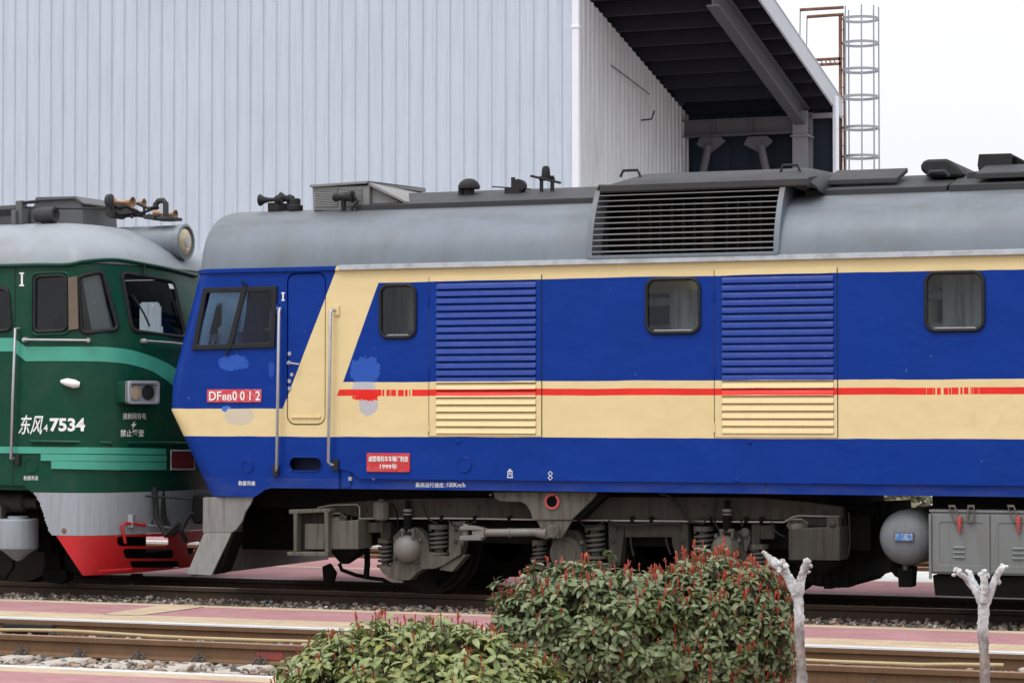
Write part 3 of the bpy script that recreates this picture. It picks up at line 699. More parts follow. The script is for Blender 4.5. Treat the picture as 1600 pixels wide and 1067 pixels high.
# louvred doors
for (x0, x1, z0, z1, o0, o1, ot) in lous:
    mb = MB(); mb.plate([(o0, 1.752), (o1, 1.752), (o1, ot), (o0, ot)], [[(x0, z0), (x1, z0), (x1, z1), (x0, z1)]], YS-.009, YS-.0005)
    ld = mb.build('louvre_door', M_liv, loco, None, 0, .003)
    mb = MB(); mb.box(x0-.03, x1+.03, YS+.045, YS+.05, z0-.03, z1+.03); mb.build('backing', M_black, ld, None, 0)
    n = 21; ph = (z1-z0)/n; sl = MB()
    for k in range(n):
        zt = z1-k*ph; bulge = .020 if x0 < -8 else .017
        pr = [(YS+.020, zt-.001), (YS+.006, zt-.002), (YS-.002-bulge*.45, zt-ph*.40), (YS-.002-bulge, zt-ph*.90), (YS-.002-bulge, zt-ph*.93), (YS+.020, zt-ph*.90)]
        sl.prism(pr, x0+.003, x1-.003, 0, 'X')
    sl.build('louvres', M_lou, ld, None, 15)
    hg = MB()
    for zz in (3.2, 2.42, 1.85): hg.tube([(o0-.006, YS-.012, zz-.05), (o0-.006, YS-.012, zz+.05)], .011, 8)
    hg.build('hinge', M_liv, ld, None, 60)
    sm = MB(); sm.box(o0-.008, o0-.001, YS-.004, YS-.0008, 1.75, ot); sm.box(o1+.001, o1+.008, YS-.004, YS-.0008, 1.75, ot); sm.build('seam', M_blk, ld, None, 0)
# plates and writing
def plate_px(name, px0, px1, py0, py1, m, depth=.012, r=.012, parent=loco, Y=YS):
    a, c = at(px0, py0, Y), at(px1, py1, Y); mb = MB(); mb.prism(rrect(a.x, c.x, c.z, a.z, r, 4), Y-depth, Y-.001)
    o = mb.build(name, m, parent, None, 30, .003); return o, a.x, c.x, c.z, a.z
def write(body, px0, px1, py0, py1, parent, Y=YS, m=M_white, **k):
    a, c = at(px0, py0, Y), at(px1, py1, Y); return lettering(body, (a.x+c.x)/2, (a.z+c.z)/2, c.x-a.x, a.z-c.z, Y-.003, m, parent, **k)
np_, *_ = plate_px('number_plate', 324, 409, 608.5, 628.5, M_redpl)
Yp = YS-.012
write('DF', 327, 346, 611.5, 625.5, np_, Yp, offset=.012); write('8B', 347.5, 362.5, 616.5, 625.5, np_, Yp, offset=.01)
write('0 0 1 2', 363.5, 406.5, 611, 625.5, np_, Yp, offset=.014)
bp, *_ = plate_px('builder_plate', 573.5, 641, 707.5, 737.5, M_red, .016, .015)
Yp = YS-.016
write('戚墅堰机车车辆厂制造', 576, 638, 712, 721.5, bp, Yp, offset=.012); write('1999年', 594, 621, 724, 733, bp, Yp, offset=.01)
write('最高运行速度：', 649.5, 696, 753.5, 761.5, loco, YS+.03); write('100Km/h', 698.5, 727, 753.5, 761, loco, YS+.03)
write('救援吊座', 372.5, 399, 751, 758.5, loco)
write('I', 441.4, 443.6, 457.5, 470, loco)
x0 = at(440, 464, YS).x
mb = MB(); q = at(442.5, 457, YS); mb.box(q.x-.022, q.x+.022, YS-.004, YS-.001, q.z-.012, q.z-.0); q = at(442.5, 470, YS); mb.box(q.x-.02, q.x+.02, YS-.004, YS-.001, q.z, q.z+.012); mb.build('lettering', M_white, loco, None, 0)
# jacking and lifting marks
q = at(797, 740, YS); mb = MB(); k = .001
for (a, b_, c, d) in ((-.034, .034, -.042, -.034), (-.027, -.020, -.034, .025), (.020, .027, -.034, .025), (-.027, .027, .025, .032), (-.012, .012, .042, .050), (-.012, .012, -.012, -.005), (-.012, .012, .006, .013), (-.016, .016, .032, .037)): mb.box(q.x+a, q.x+b_, YS-.004, YS-.001, q.z+c, q.z+d)
mb.build('lift_mark', M_white, loco, None, 0)
q = at(860, 743, YS); mb = MB()
for dz in (.022, -.022): mb.tube(loop3([(q.x-.024, q.z+dz), (q.x, q.z+dz+.024), (q.x+.024, q.z+dz), (q.x, q.z+dz-.024)], YS-.003), .005, 4, closed=True)
mb.build('jack_mark', M_white, loco, None, 0)
for px, py, r in ((726, 726, .082), (387, 729, .07)):
    q = at(px, py, YS); mb = MB(); mb.lathe((q.x, YS-.008, q.z), [(r*.86, .003), (r*.93, -.004), (r, 0), (r, .008)], 'Y', 28); mb.build('cover_disc', M_liv, loco, None, 40)
for px, py in ((716, 690), (1171, 691), (1151, 751)):
    q = at(px, py, YS); mb = MB(); mb.lathe((q.x, YS-.014, q.z), [(.012, 0), (.02, .008), (.02, .014)], 'Y', 12); mb.build('rivet', M_liv, loco, None, 40)
# eaves gutter
mb = MB(); pr = [(YS-.03, 3.555), (YS+.02, 3.555), (YS+.02, 3.60), (YS-.022, 3.60)]
mb.prism(pr, -11.72, XRB, 0, 'X'); mb.prism([(YS-.045, 3.543), (YS-.02, 3.543), (YS-.02, 3.556), (YS-.045, 3.556)], -11.72, XRB, 0, 'X'); mb.build('gutter', M_gut, loco, None, 0, .004)
mb = MB(); rows = []
for dz, o_ in ((-.035, .0), (-.03, .028), (.012, .028), (.02, -.01)):
    pts = plan(3.575); row = [(-11.72, YS-o_, 3.575+dz)]
    for x, y, z in pts[:-1]:
        n = Vector((x-(-12.9), (y-YC)*.55, 0)).normalized() if x < XFL(3.575)-.01 else Vector((0, -1, 0))
        row.append((x+n.x*o_, y+n.y*o_, z+dz))
    rows.append(row)
mb.sheet(rows); mb.build('cab_cornice', M_liv, loco, None, 30)
# roof: curved sides swept along the body and rolled round the cab front
prof = [(0, 3.575), (.015, 3.66), (.05, 3.79), (.105, 3.90), (.18, 4.00), (.28, 4.095), (.40, 4.165), (.55, 4.225), (.75, 4.27), (1.0, 4.30), (1.3, 4.32), (1.74, 4.33)]
XR0, XR1 = at(918, 400, YS).x, at(1216, 395, YS).x
mb = MB(); rows = []; rrows = []
for ins, z in prof:
    f = Ffront(min(z, 4.3)); r = max(.06, RC-.2*ins)
    row = [(XR0, YS+ins, z), (-11, YS+ins, z), (f+r+.02, YS+ins, z)]
    for k in range(1, 9):
        a = R(90*k/8); row.append((f+r-r*math.sin(a), YS+ins+r-r*math.cos(a), z))
    row.append((f-.03, YC, z)); rows.append([(x, min(y, YC), zz) for x, y, zz in row])
    rrows.append([(XRB, YS+ins, z), (XR1, YS+ins, z)])
for rw in (rows, rrows):
    mb.sheet(rw); mb.sheet([[(x, 2*YC-y, z) for x, y, z in r_] for r_ in rw])
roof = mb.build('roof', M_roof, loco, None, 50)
# radiator block: raised arch ribs, slats, capped top
rp = [(-.012, 3.585), (-.005, 3.70), (.02, 3.83), (.055, 3.95), (.105, 4.07), (.17, 4.19), (.25, 4.31), (.27, 4.34)]
rad = MB()
def arch_rib(mb, x0, x1, dep=.30):
    pr = [(YS+a, z) for a, z in rp]+[(YS+a+dep, z-.03) for a, z in rp[::-1]]
    mb.prism(pr, x0, x1, 0, 'X')
arch_rib(rad, XR0-.01, XR0+.05); arch_rib(rad, XR1-.05, XR1+.01)
rad.box(XR0, XR1, YS-.03, YS+.03, 3.60, 3.635)
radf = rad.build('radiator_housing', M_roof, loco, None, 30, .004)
mb = MB(); top = [(YS+.25, 4.31), (YS+.23, 4.365), (YS+.29, 4.36), (YS+.95, 4.53), (YC, 4.56)]
full = [(YS+.25, 4.31), (YS+.235, 4.325), (YS+.235, 4.385), (YS+.33, 4.43), (YS+.95, 4.565), (YC, 4.60)]
full = full+[(2*YC-y, z) for y, z in full[-2::-1]]
xa, xb = XR0+.05, XR1+.02
rows = []
for x, k in ((xa, 0), (xa+.28, 1), (xb-.05, 1), (xb+.22, .55)):
    rows.append([(x, y, z if (k == 1 or i in (0, 1, 2, len(full)-1, len(full)-2, len(full)-3)) else 4.385+(z-4.385)*k) for i, (y, z) in enumerate(full)])
mb.sheet(rows); mb.add(rows[0], [list(range(len(full)))]); mb.add(rows[-1], [list(range(len(full)))])
mb.build('radiator_cover', M_roofd, radf, None, 30)
# rounded end fairing of the cover
mb = MB(); rows = []
for k in range(9):
    a = R(90*k/8); h = .16*(1-math.cos(a)); rows.append([(XR1-.03+.36*math.sin(a), y, z) for y, z in ((YS+.36, 4.33-h*.4), (YS+.345, 4.40-h*.8), (YS+.45, 4.45-h), (YS+.95, 4.57-h), (YC, 4.60-h), (2*YC-YS-.95, 4.57-h), (2*YC-YS-.45, 4.45-h), (2*YC-YS-.36, 4.33-h))])
mb.sheet(rows); mb.add(rows[-1], [list(range(8))]); mb.build('end_fairing', M_roofd, radf, None, 40)
n = 11; sl0 = None
def rp_at(z):
    for (a, u), (c, v) in zip(rp, rp[1:]):
        if z <= v: return a+(c-a)*(z-u)/(v-u)
    return rp[-1][0]
for k in range(n):
    z = 3.675+(4.28-3.675)*k/(n-1); d = rp_at(z)
    b = MB(); b.box(XR0+.05, XR1-.05, YS+d+.004, YS+d+.016, z-.0072+.003*k/n, z+.0072-.003*k/n)
    b.build('slat', M_ac, radf, None, 0)
b = MB(); b.box(XR0, XR1, YS+.62, YS+.66, 3.55, 4.34); b.box(XR0+.0, XR1, YS+.05, YC, 3.54, 3.56); b.build('backing', M_black, radf, None, 0)
b = MB(); pr = [(YS+a+.02, z-.01) for a, z in rp]+[(YC, 4.33), (YC, 3.56)]
b.prism(pr, XR0-.005, XR0+.02, 0, 'X'); b.prism(pr, XR1-.02, XR1+.005, 0, 'X'); b.build('end_cheek', M_roofd, radf, None, 0)
b = MB()
for px in (1000, 1018, 1034, 1052, 1070, 1087, 1138, 1155, 1173, 1190): x = at(px, 350, YS+.35).x; b.box(x-.012, x+.012, YS+.30, YS+.33, 3.62, 4.2)
b.tube([(at(1103, 350, YS+.35).x, YS+.45, 3.6), (at(1103, 350, YS+.35).x, YS+.45, 4.3)], .07, 12); b.build('fins', M_bogd, radf, None, 30)
def handle(px0, px1, py0, py1, Y, par, m=M_blk):
    a, c = at(px0, py1, Y), at(px1, py1, Y); t = at(px0, py0, Y).z; b = MB(); w_ = (c.x-a.x)*.15
    b.tube([a, (a.x+w_, Y, t), (c.x-w_, Y, t), (c.x, Y, c.z)], .016, 6); b.build('lifting_handle', m, par, None, 60)
handle(969, 1001, 267, 277, YS+.7, radf); handle(1219, 1251, 259, 270, YS+.7, radf); handle(934, 950, 291, 299, YS+.45, radf)
handle(1262, 1290, 279, 287, YS+.75, loco)
# long hipped roof covers
def cover(x0, x1, hip0, hip1, dy=.62, z0=4.225, lip=.075, top=4.50):
    sec = [(dy, z0), (dy, z0+lip), (HW-.25, top), (HW+.25, top), (2*HW-dy, z0+lip), (2*HW-dy, z0)]
    mb = MB(); rows = [[(x0, YS+d, z) for d, z in sec]]
    r0 = [(x0+hip0*(1 if 2 <= i <= 3 else 0), YS+d, z) for i, (d, z) in enumerate(sec)]; r1 = [(x1-hip1*(1 if 2 <= i <= 3 else 0), YS+d, z) for i, (d, z) in enumerate(sec)]
    mb.sheet([r0, r1]); mb.add(r0, [list(range(6))]); mb.add(r1, [list(range(6))])
    return mb.build('roof_cover', M_roofd, loco, None, 20, .006)
cover(at(556, 325, YS+.62).x, XR0-.02, .25, .02); cover(XR1+.12, at(1479, 290, YS+.62).x, .0, .0); cover(at(1483, 290, YS+.6).x, XRB, 0, 0, .60, 4.22, .085, 4.52)
# hatch plate
mb = MB(); a, c = at(1291, 288, YS+.85).x, at(1404, 288, YS+.85).x
zc = lambda d: 4.30+(d-.62)*.255
mb.prism([(YS+.78, zc(.78)+.02), (YS+1.3, zc(1.3)+.04), (YS+1.3, zc(1.3)+.09), (YS+.78, zc(.78)+.075)], a, c-.0, 0, 'X'); mb.build('roof_hatch', M_roofd, loco, None, 0, .01)
mb = MB(); a = at(1525, 282, YS+.7).x; mb.prism([(YS+.66, 4.36), (YS+1.2, 4.50), (YS+1.2, 4.55), (YS+.66, 4.42)], a, XRB-.5, 0, 'X'); mb.build('roof_hatch', M_roofd, loco, None, 0, .01)
# mushroom ventilator and exhaust stack
Yv = 25.7
pp = lambda pts, Y: [(at(x, y, Y).x, at(x, y, Y).z) for x, y in pts]
mb = MB(); mb.prism(pp([(1438, 266), (1438, 258), (1442, 252), (1449, 249), (1478, 248), (1485, 251), (1496, 260), (1506, 274), (1500, 277), (1452, 277)], Yv), Yv-.0, Yv+1.3)
mb.build('ventilator', M_blk, loco, None, 40, .06)
mb = MB(); mb.tube([(at(1450, 276, Yv-.05).x, Yv-.05, at(1450, 276, Yv).z), (at(1456, 270, Yv).x, Yv-.08, at(1456, 270, Yv).z), (at(1478, 270, Yv).x, Yv-.08, at(1478, 269, Yv).z), (at(1484, 276, Yv).x, Yv-.05, at(1484, 276, Yv).z)], .022, 8); mb.build('ventilator_lip', M_roofd, loco, None, 60)
mb = MB(); mb.prism(pp([(1529, 268), (1527, 258), (1529, 241), (1580, 239.5), (1581, 243), (1581, 267)], 25.9), 25.9, 26.9); st = mb.build('exhaust_stack', M_blk, loco, None, 0, .01)
mb = MB(); mb.prism(pp([(1582, 268), (1582, 244), (1589, 246), (1589, 268)], 25.95), 25.95, 26.8); mb.build('stack_flange', M_bogd, st, None, 0, .01)
mb = MB(); mb.prism(pp([(1510, 274), (1512, 269), (1540, 267), (1640, 265), (1640, 280), (1510, 280)], 25.7), 25.7, 27.1); mb.build('stack_base', M_roofd, loco, None, 0, .01)
# cab cooler with grilles
Ya = 25.35
q = pp([(489, 329), (488, 292), (577, 290), (577, 329)], Ya)
mb = MB(); mb.prism(q, Ya, Ya+1.5); xs = [v[0] for v in q]; x1 = q[2][0]; zt, zb = q[2][1], q[3][1]; xe = at(640, 305, Ya+.2).x
mb.prism([(x1, zb), (x1, zt), (xe, zt-.22), (xe, zb)], Ya+.06, Ya+1.44)
ac = mb.build('cab_cooler', M_ac, loco, None, 0, .008)
mb = MB(); mb.add([(xs[1]-.02, Ya-.03, zt+.0), (x1-.02, Ya-.03, zt+.02), (x1+.02, Ya+1.53, zt+.05), (xs[1]-.0, Ya+1.53, zt+.04), (xs[1]-.02, Ya-.03, zt+.03), (x1, Ya-.03, zt+.05), (x1+.02, Ya+1.53, zt+.10), (xs[1], Ya+1.53, zt+.09)], [(0,1,2,3), (4,7,6,5), (0,4,5,1), (1,5,6,2), (2,6,7,3), (3,7,4,0)])
mb.prism([(x1-.02, zt+.005), (xe+.04, zt-.215), (xe+.04, zt-.185), (x1-.02, zt+.045)], Ya, Ya+1.5); mb.build('cooler_lid', M_ac, ac, None, 0, .004)
for a_, b_ in ((492, 528), (533, 566)):
    l, r = at(a_, 308, Ya).x, at(b_, 308, Ya).x; t0, t1 = at(510, 294.5, Ya).z, at(510, 323, Ya).z
    g = MB(); g.box(l, r, Ya-.004, Ya-.001, t1, t0)
    gr = g.build('grille', M_black, ac, None, 0); g = MB()
    for k in range(11): zz = t1+(t0-t1)*(k+.5)/11; g.prism([(Ya-.004, zz-.004), (Ya-.016, zz-.008), (Ya-.004, zz+.008)], l, r, 0, 'X')
    g.build('grille_bars', M_ac, gr, None, 0)
mb = MB(); c = at(536, 308, Ya-.12); mb.lathe(c, [(.03, -.12), (.05, -.1), (.035, 0), (.06, .1), (.07, .12)], 'X', 12); mb.tube([c, (c.x, Ya-.1, zb)], .03, 8); mb.tube([c+Vector((.1, 0, .06)), c+Vector((.18, 0, -.06)), c+Vector((.1, 0, -.14))], .018, 6); mb.build('air_horn', M_blk, ac, None, 40)
# twin horns, cap vent, aerials
Yh = 25.5
horn = None
for (bx, by, tx, ty, dy) in ((406, 313, 434, 312, 0), (438, 309.5, 452, 311, .2)):
    b0 = at(bx, by, Yh+dy); b1 = at(tx, ty, Yh+dy); d = (b1-b0); L = d.length
    mb = MB(); mb.lathe(b0, [(.068, 0), (.066, .012), (.042, .05), (.026, .11), (.02, L)], d, 16); mb.lathe(b1, [(.04, -.03), (.055, 0), (.04, .05)], d, 12); mb.tube([b1, (b1.x, b1.y, 4.15)], .03, 8)
    mb.build('horn', M_blk, loco, None, 40)
def rbox(name, px0, px1, py0, py1, Y, dep, m, par=loco, bev=.008):
    a, c = at(px0, py0, Y), at(px1, py1, Y); b = MB(); b.box(a.x, c.x, Y, Y+dep, c.z, a.z); return b.build(name, m, par, None, 0, bev)
rbox('horn_base', 418, 438, 317, 330, Yh, .3, M_blk)
c = at(461, 329, Yh); mb = MB(); k = .0072; mb.lathe(c, [(.09, 0), (.09, .055), (.075, .06), (.062, .065), (.062, .125), (.05, .135)], 'Z', 18); mb.build('cap_vent', M_blk, loco, None, 30)
Yk = 25.9
c = at(733, 303, Yk); mb = MB(); mb.lathe(c, [(.06, -.02), (.06, .05), (.12, .055), (.125, .085), (.10, .13), (.06, .16), (.02, .17)], 'Z', 20); mb.box(c.x-.12, c.x-.07, Yk-.03, Yk+.03, c.z-.02, c.z+.07); mb.build('roof_ventilator', M_blk, loco, None, 40)
c = at(803, 301, Yk); mb = MB(); mb.box(c.x-.09, c.x+.09, Yk-.06, Yk+.1, c.z-.02, c.z+.045); mb.lathe((c.x+.06, Yk-.04, c.z+.07), [(.075, 0), (.075, .1)], 'Y', 18); mb.box(c.x-.035, c.x+.005, Yk, Yk+.03, c.z+.04, c.z+.17); mb.tube([at(769, 292, Yk), at(800, 294, Yk), at(830, 296, Yk)], .008, 5); mb.build('aerial', M_blk, loco, None, 30)
c = at(853, 299, Yk); mb = MB(); mb.lathe((c.x, Yk, c.z+.14), [(.045, 0), (.05, .03), (.045, .1), (.035, .13), (.015, .14)], 'Z', 16); mb.box(c.x-.075, c.x-.045, Yk, Yk+.04, c.z-.02, c.z+.17); mb.box(c.x+.05, c.x+.085, Yk, Yk+.04, c.z-.02, c.z+.17)
mb.tube([at(829, 275, Yk-.1), at(876, 286, Yk-.1)], .014, 6); mb.box(c.x-.08, c.x+.09, Yk, Yk+.05, c.z+.12, c.z+.145); mb.build('aerial', M_blk, loco, None, 30)

# ------------------------------------------------------------------ pilot, bogie, tank, boxes of the blue locomotive
def pxprism(name, pts, Y, dep, m, par=loco, bev=.006, smooth=0, axis='Y'):
    b = MB(); b.prism(pp(pts, Y), Y, Y+dep); return b.build(name, m, par, None, smooth, bev)
def cr4(pts, n=5):
    out = []
    for i in range(len(pts)-1):
        p0, p1, p2, p3 = pts[max(0, i-1)], pts[i], pts[i+1], pts[min(len(pts)-1, i+2)]
        for k in range(n):
            t = k/n; out.append(tuple(.5*((2*b)+(-a+c)*t+(2*a-5*b+4*c-d)*t*t+(-a+3*b-3*c+d)*t**3) for a, b, c, d in zip(p0, p1, p2, p3)))
    return out+[pts[-1]]
def pxtube(name, pts, Y, r, m, par, n=8):
    b = MB(); b.tube([at(*q[:2], Y+(q[2] if len(q) > 2 else 0)) for q in pts], r, n); return b.build(name, m, par, None, 60)
pl = pxprism('pilot', [(317, 777), (396, 775), (391, 788), (383, 800), (378, 815), (369, 827), (362, 832), (316.5, 832)], YS+.03, .03, M_pil, smooth=0)
b = MB()
q = pp([(316.5, 832.5), (360, 832.5), (334, 898), (296, 896)], YS+.0)
dy = [.03, .03, -.06, -.06]
b.add([(x, YS+d, z) for (x, z), d in zip(q, dy)]+[(x, YS+d+.025, z) for (x, z), d in zip(q, dy)], [(0,1,2,3), (4,7,6,5), (0,4,5,1), (1,5,6,2), (2,6,7,3), (3,7,4,0)])
b.build('pilot_step', M_pil, pl, None, 0, .004)
q = pp([(362, 832.5), (368, 831), (345, 893), (335, 897)], YS+.05)
b = MB(); b.prism(q, YS+.03, YS+.3); b.build('pilot_brace', M_bogd, pl, None, 0)
xl = at(317, 800, YS).x; xl2 = at(296, 896, YS).x
b = MB(); b.add([(xl, YS+.06, 1.08), (xl-.02, YC+HW-.06, 1.08), (xl, YC+HW-.06, .6), (xl, YS+.06, .6), (xl2+.02, YS, .19), (xl2+.02, YC+HW, .19)], [(0, 1, 2, 3), (3, 2, 5, 4)]); b.build('pilot_front', M_pil, pl, None, 0)
# underframe: deep dark belly above the bogie
for u0, u1 in ((-13.0, -6.45), (-5.35, 6.2)):
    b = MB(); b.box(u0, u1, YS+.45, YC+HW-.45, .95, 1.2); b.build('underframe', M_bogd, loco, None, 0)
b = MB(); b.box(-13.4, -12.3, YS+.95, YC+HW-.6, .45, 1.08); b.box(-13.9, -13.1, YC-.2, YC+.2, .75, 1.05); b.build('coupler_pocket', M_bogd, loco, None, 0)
Yg = 25.04
bog = pxprism('bogie', [(497, 792), (512, 787), (590, 781), (640, 779), (900, 776), (1180, 777), (1262, 784), (1316, 792), (1318, 822), (1236, 822), (1224, 812), (590, 811), (560, 808), (520, 800), (500, 800)], Yg, .14, M_bog)
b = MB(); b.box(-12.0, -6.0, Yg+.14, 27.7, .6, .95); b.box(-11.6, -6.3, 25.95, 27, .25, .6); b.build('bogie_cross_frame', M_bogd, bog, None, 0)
AX = [-11.063, -9.263, -7.463]
def wheelset():
    b = MB(); pr = [(.06, -.12), (.09, -.10), (.10, -.02), (.22, -.01), (.36, -.03), (.44, -.075), (.455, -.075), (.525, -.07), (.527, .03), (.555, .05), (.555, .07), (.44, .07), (.3, .03), (.1, .06), (.09, .6)]
    b.lathe((AX[0], 25.70, .527), pr, 'Y', 48); b.lathe((AX[0], 2*YC-25.70, .527), [(r, -h) for r, h in pr], 'Y', 48)
    b.build('wheelset', M_wheel, bog, (AX[0], YC, .527), 40)
    return bpy.data.objects['wheelset']
ws = wheelset(); dup(ws, bog, (1.8, 0, 0)); dup(ws, bog, (3.6, 0, 0))
def spring(px0, px1, py0, py1, Y=Yg+.10, first=[None]):
    a, c = at(px0, py0, Y), at(px1, py1, Y); r = (c.x-a.x)/2; h = a.z-c.z; cx = (a.x+c.x)/2
    b = MB(); turns = 4.6; N = 80; wr = h/turns*.30
    b.tube([(cx+(r-wr)*math.cos(2*math.pi*turns*k/N), Y+(r-wr)*math.sin(2*math.pi*turns*k/N), c.z+wr+(h-2*wr)*k/N) for k in range(N+1)], wr, 7)
    s_ = b.build('coil_spring', M_spr, bog, (cx, Y, c.z), 60)
    b = MB(); b.lathe((cx, Y, c.z-.03), [(r*1.08, 0), (r*1.08, .028)], 'Z', 20); b.lathe((cx, Y, a.z-.005), [(r*1.0, 0), (r*1.0, .05)], 'Z', 20); b.lathe((cx, Y, c.z), [(r*.5, 0), (r*.5, h)], 'Z', 12)
    b.build('spring_seat', M_bogl, bog, (cx, Y, c.z), 40)
for s_ in ((591, 614, 847, 882), (671, 702, 825, 862), (832, 856, 850, 884), (914, 947, 826, 868), (1084, 1116, 828, 868), (1171, 1201, 856, 892)): spring(*s_)
# axle boxes with their arms
box1 = [(614, 838), (628, 824), (650, 824), (660, 832), (668, 845), (670, 862), (676, 867), (700, 869), (712, 862), (720, 850), (720, 866), (690, 884), (680, 888), (660, 889), (648, 898), (640, 906), (622, 907), (606, 902), (596, 893), (592, 886), (610, 886), (614, 878)]
ab = pxprism('axle_box', box1, Yg-.02, .16, M_bogl)
box2 = [(x+248, y+6) for x, y in [(614, 838), (624, 822), (652, 822), (664, 838), (668, 850), (668, 872), (700, 874), (712, 866), (716, 872), (680, 894), (640, 912), (606, 906), (592, 890), (612, 888)]]
ab2 = pxprism('axle_box', box2, Yg-.02, .16, M_bog)
ab3 = pxprism('axle_box', [(x+498, y+5) for x, y in [(600, 862), (614, 850), (616, 838), (628, 824), (652, 824), (662, 838), (664, 856), (690, 880), (700, 892), (660, 895), (640, 905), (606, 900), (592, 890)]], Yg-.02, .16, M_bog)
for ab_, cx, cy, kind, r in ((ab, 637, 857, 1, .155), (ab2, 884, 864, 2, .185), (ab3, 1134, 858, 3, .15)):
    c = at(cx, cy, Yg-.03); b = MB()
    if kind != 2: b.lathe((c.x, Yg-.03, c.z), [(r*.12, -.13), (r*.5, -.118), (r*.85, -.08), (r, -.03), (r*1.02, .03)], 'Y', 32)
    else: b.lathe((c.x, Yg-.02, c.z), [(r*.5, -.05), (r*.68, -.05), (r*.70, -.035), (r*.9, -.035), (r*.94, -.02), (r, 0), (r, .03)], 'Y', 32)
    cp = b.build('cover', M_rodm if kind == 1 else M_bogl, ab_, None, 35)
    b = MB()
    for k in range(4):
        a = R(35+90*k); b.lathe((c.x+r*1.18*math.cos(a), Yg-.05, c.z+r*1.12*math.sin(a)), [(.022, -.0), (.026, .008), (.026, .03)], 'Y', 6)
    if kind == 1: b.lathe((at(640, 887, Yg).x, Yg-.024, at(640, 887, Yg).z), [(.03, 0), (.03, .004)], 'Y', 14)
    b.build('bolts', M_bogl, ab_, None, 0)
for px in (637, 1136):
    dm = MB(); t, m_, l = at(px, 781, Yg-.06), at(px, 812, Yg-.06), at(px, 830, Yg-.06)
    dm.tube([t, at(px, 800, Yg-.06)], .028, 12); dm.tube([at(px, 793, Yg-.06), l], .045, 14)
    d_ = dm.build('damper', M_bogd, bog, None, 50)
    b = MB(); b.lathe(at(px, 797, Yg-.06), [(.05, -.015), (.05, .015)], 'Z', 14); b.lathe(at(px, 803, Yg-.06), [(.05, -.008), (.05, .008)], 'Z', 14); b.build('collar', M_rodm, d_, None, 40)
    b = MB()
    for o in (-9, 9): a, c = at(px+o, 826, Yg-.08), at(px+o*.9, 842, Yg-.10); b.tube([a, c], .016, 6)
    b.tube([at(px-11, 829, Yg-.08), at(px+11, 829, Yg-.08)], .022, 8); b.build('fork', M_bogl, d_, None, 40)
# pedestal legs of the bogie frame
for pts, m_ in (([(701, 815), (727, 813), (727, 838), (719, 868), (704, 874), (701, 862)], M_bogl), ([(690, 884), (724, 866), (728, 868), (706, 893), (686, 890)], M_bogl),
           ([(950, 815), (977, 815), (974, 840), (968, 884), (952, 884)], M_bog), ([(1049, 815), (1075, 815), (1076, 884), (1060, 884), (1050, 850)], M_bog), ([(976, 815), (1050, 815), (1050, 839), (976, 839)], M_bog),
           ([(1174, 818), (1188, 818), (1186, 862), (1174, 862)], M_bog), ([(1188, 820), (1210, 820), (1210, 842), (1188, 842)], M_bog), ([(1150, 832), (1163, 824), (1172, 832), (1172, 845), (1166, 862), (1158, 862)], M_bogl),
           ([(594, 815), (610, 815), (610, 842), (594, 842)], M_bog), ([(574, 816), (592, 816), (592, 832), (574, 832)], M_bogl)):
    pxprism('pedestal', pts, Yg+.01, .15, m_, bog)
b = MB(); c = at(1163, 832, Yg-.03); b.lathe((c.x, Yg-.03, c.z), [(.035, 0), (.05, .01), (.05, .04)], 'Y', 18); b.build('link_pin', M_bogl, bog, None, 30)
# traction rod, its fork and the hanger plate welded to the body
hg = pxprism('hanger_plate', [(770, 768.5), (931, 768.5), (931, 773), (925, 781), (897, 808), (893, 812), (832, 812), (829, 800), (822, 788), (814, 784), (782, 783), (773, 778)], YS+.10, .05, M_bogl)
b = MB(); c = at(863, 783, YS+.10); b.lathe((c.x, YS+.085, c.z), [(.077, .0), (.085, .0), (.085, .02), (.055, .02)], 'Y', 28); b.build('red_ring', M_redring, hg, None, 40)
b = MB(); b.lathe((c.x, YS+.082, c.z), [(.058, 0), (.058, .004)], 'Y', 24); b.build('bore', M_black, hg, None, 0)
pxprism('hanger_lug', [(838, 812.5), (894, 812.5), (878, 840), (852, 840)], YS+.115, .04, M_bogl, hg)
pxprism('hanger_side', [(931, 770), (948, 772), (905, 812), (895, 812), (927, 782)], YS+.15, .2, M_bogd, hg)
b = MB(); c = at(865, 830, YS+.1); b.lathe((c.x, YS+.06, c.z), [(.06, 0), (.075, .012), (.075, .08)], 'Y', 20); b.box(c.x-.07, c.x+.07, YS+.07, YS+.12, c.z-.07, c.z-.03); b.build('pivot', M_bogl, hg, None, 30, .005)
Yr = YS+.17
rod = MB(); a, c = at(757, 832, Yr), at(850, 831, Yr); rod.tube([a, at(745, 833, Yr)+Vector((-.03, 0, 0)), ], [.045, .06], 14); rod.tube([a, c], .042, 16); rod.tube([at(796, 832, Yr), at(798, 832, Yr)], .052, 16); rod.tube([at(838, 832, Yr), at(856, 832, Yr)], [.045, .075], 12)
ro = rod.build('traction_rod', M_rodm, loco, None, 40)
b = MB()
for (y0, y1) in ((821, 828), (836, 844)):
    q = pp([(718, y0+1), (735, y0), (749, y0 if y0 > 830 else y0+3), (752, y1), (718, y1)], Yr-.07); b.prism(q, Yr-.07, Yr+.07)
q = pp([(742, 822), (756, 826), (756, 840), (742, 843)], Yr-.06); b.prism(q, Yr-.06, Yr+.06)
b.lathe(at(728, 832, Yr), [(.035, -.09), (.035, .09)], 'Z', 14); b.build('clevis', M_rodm, ro, None, 30, .006)
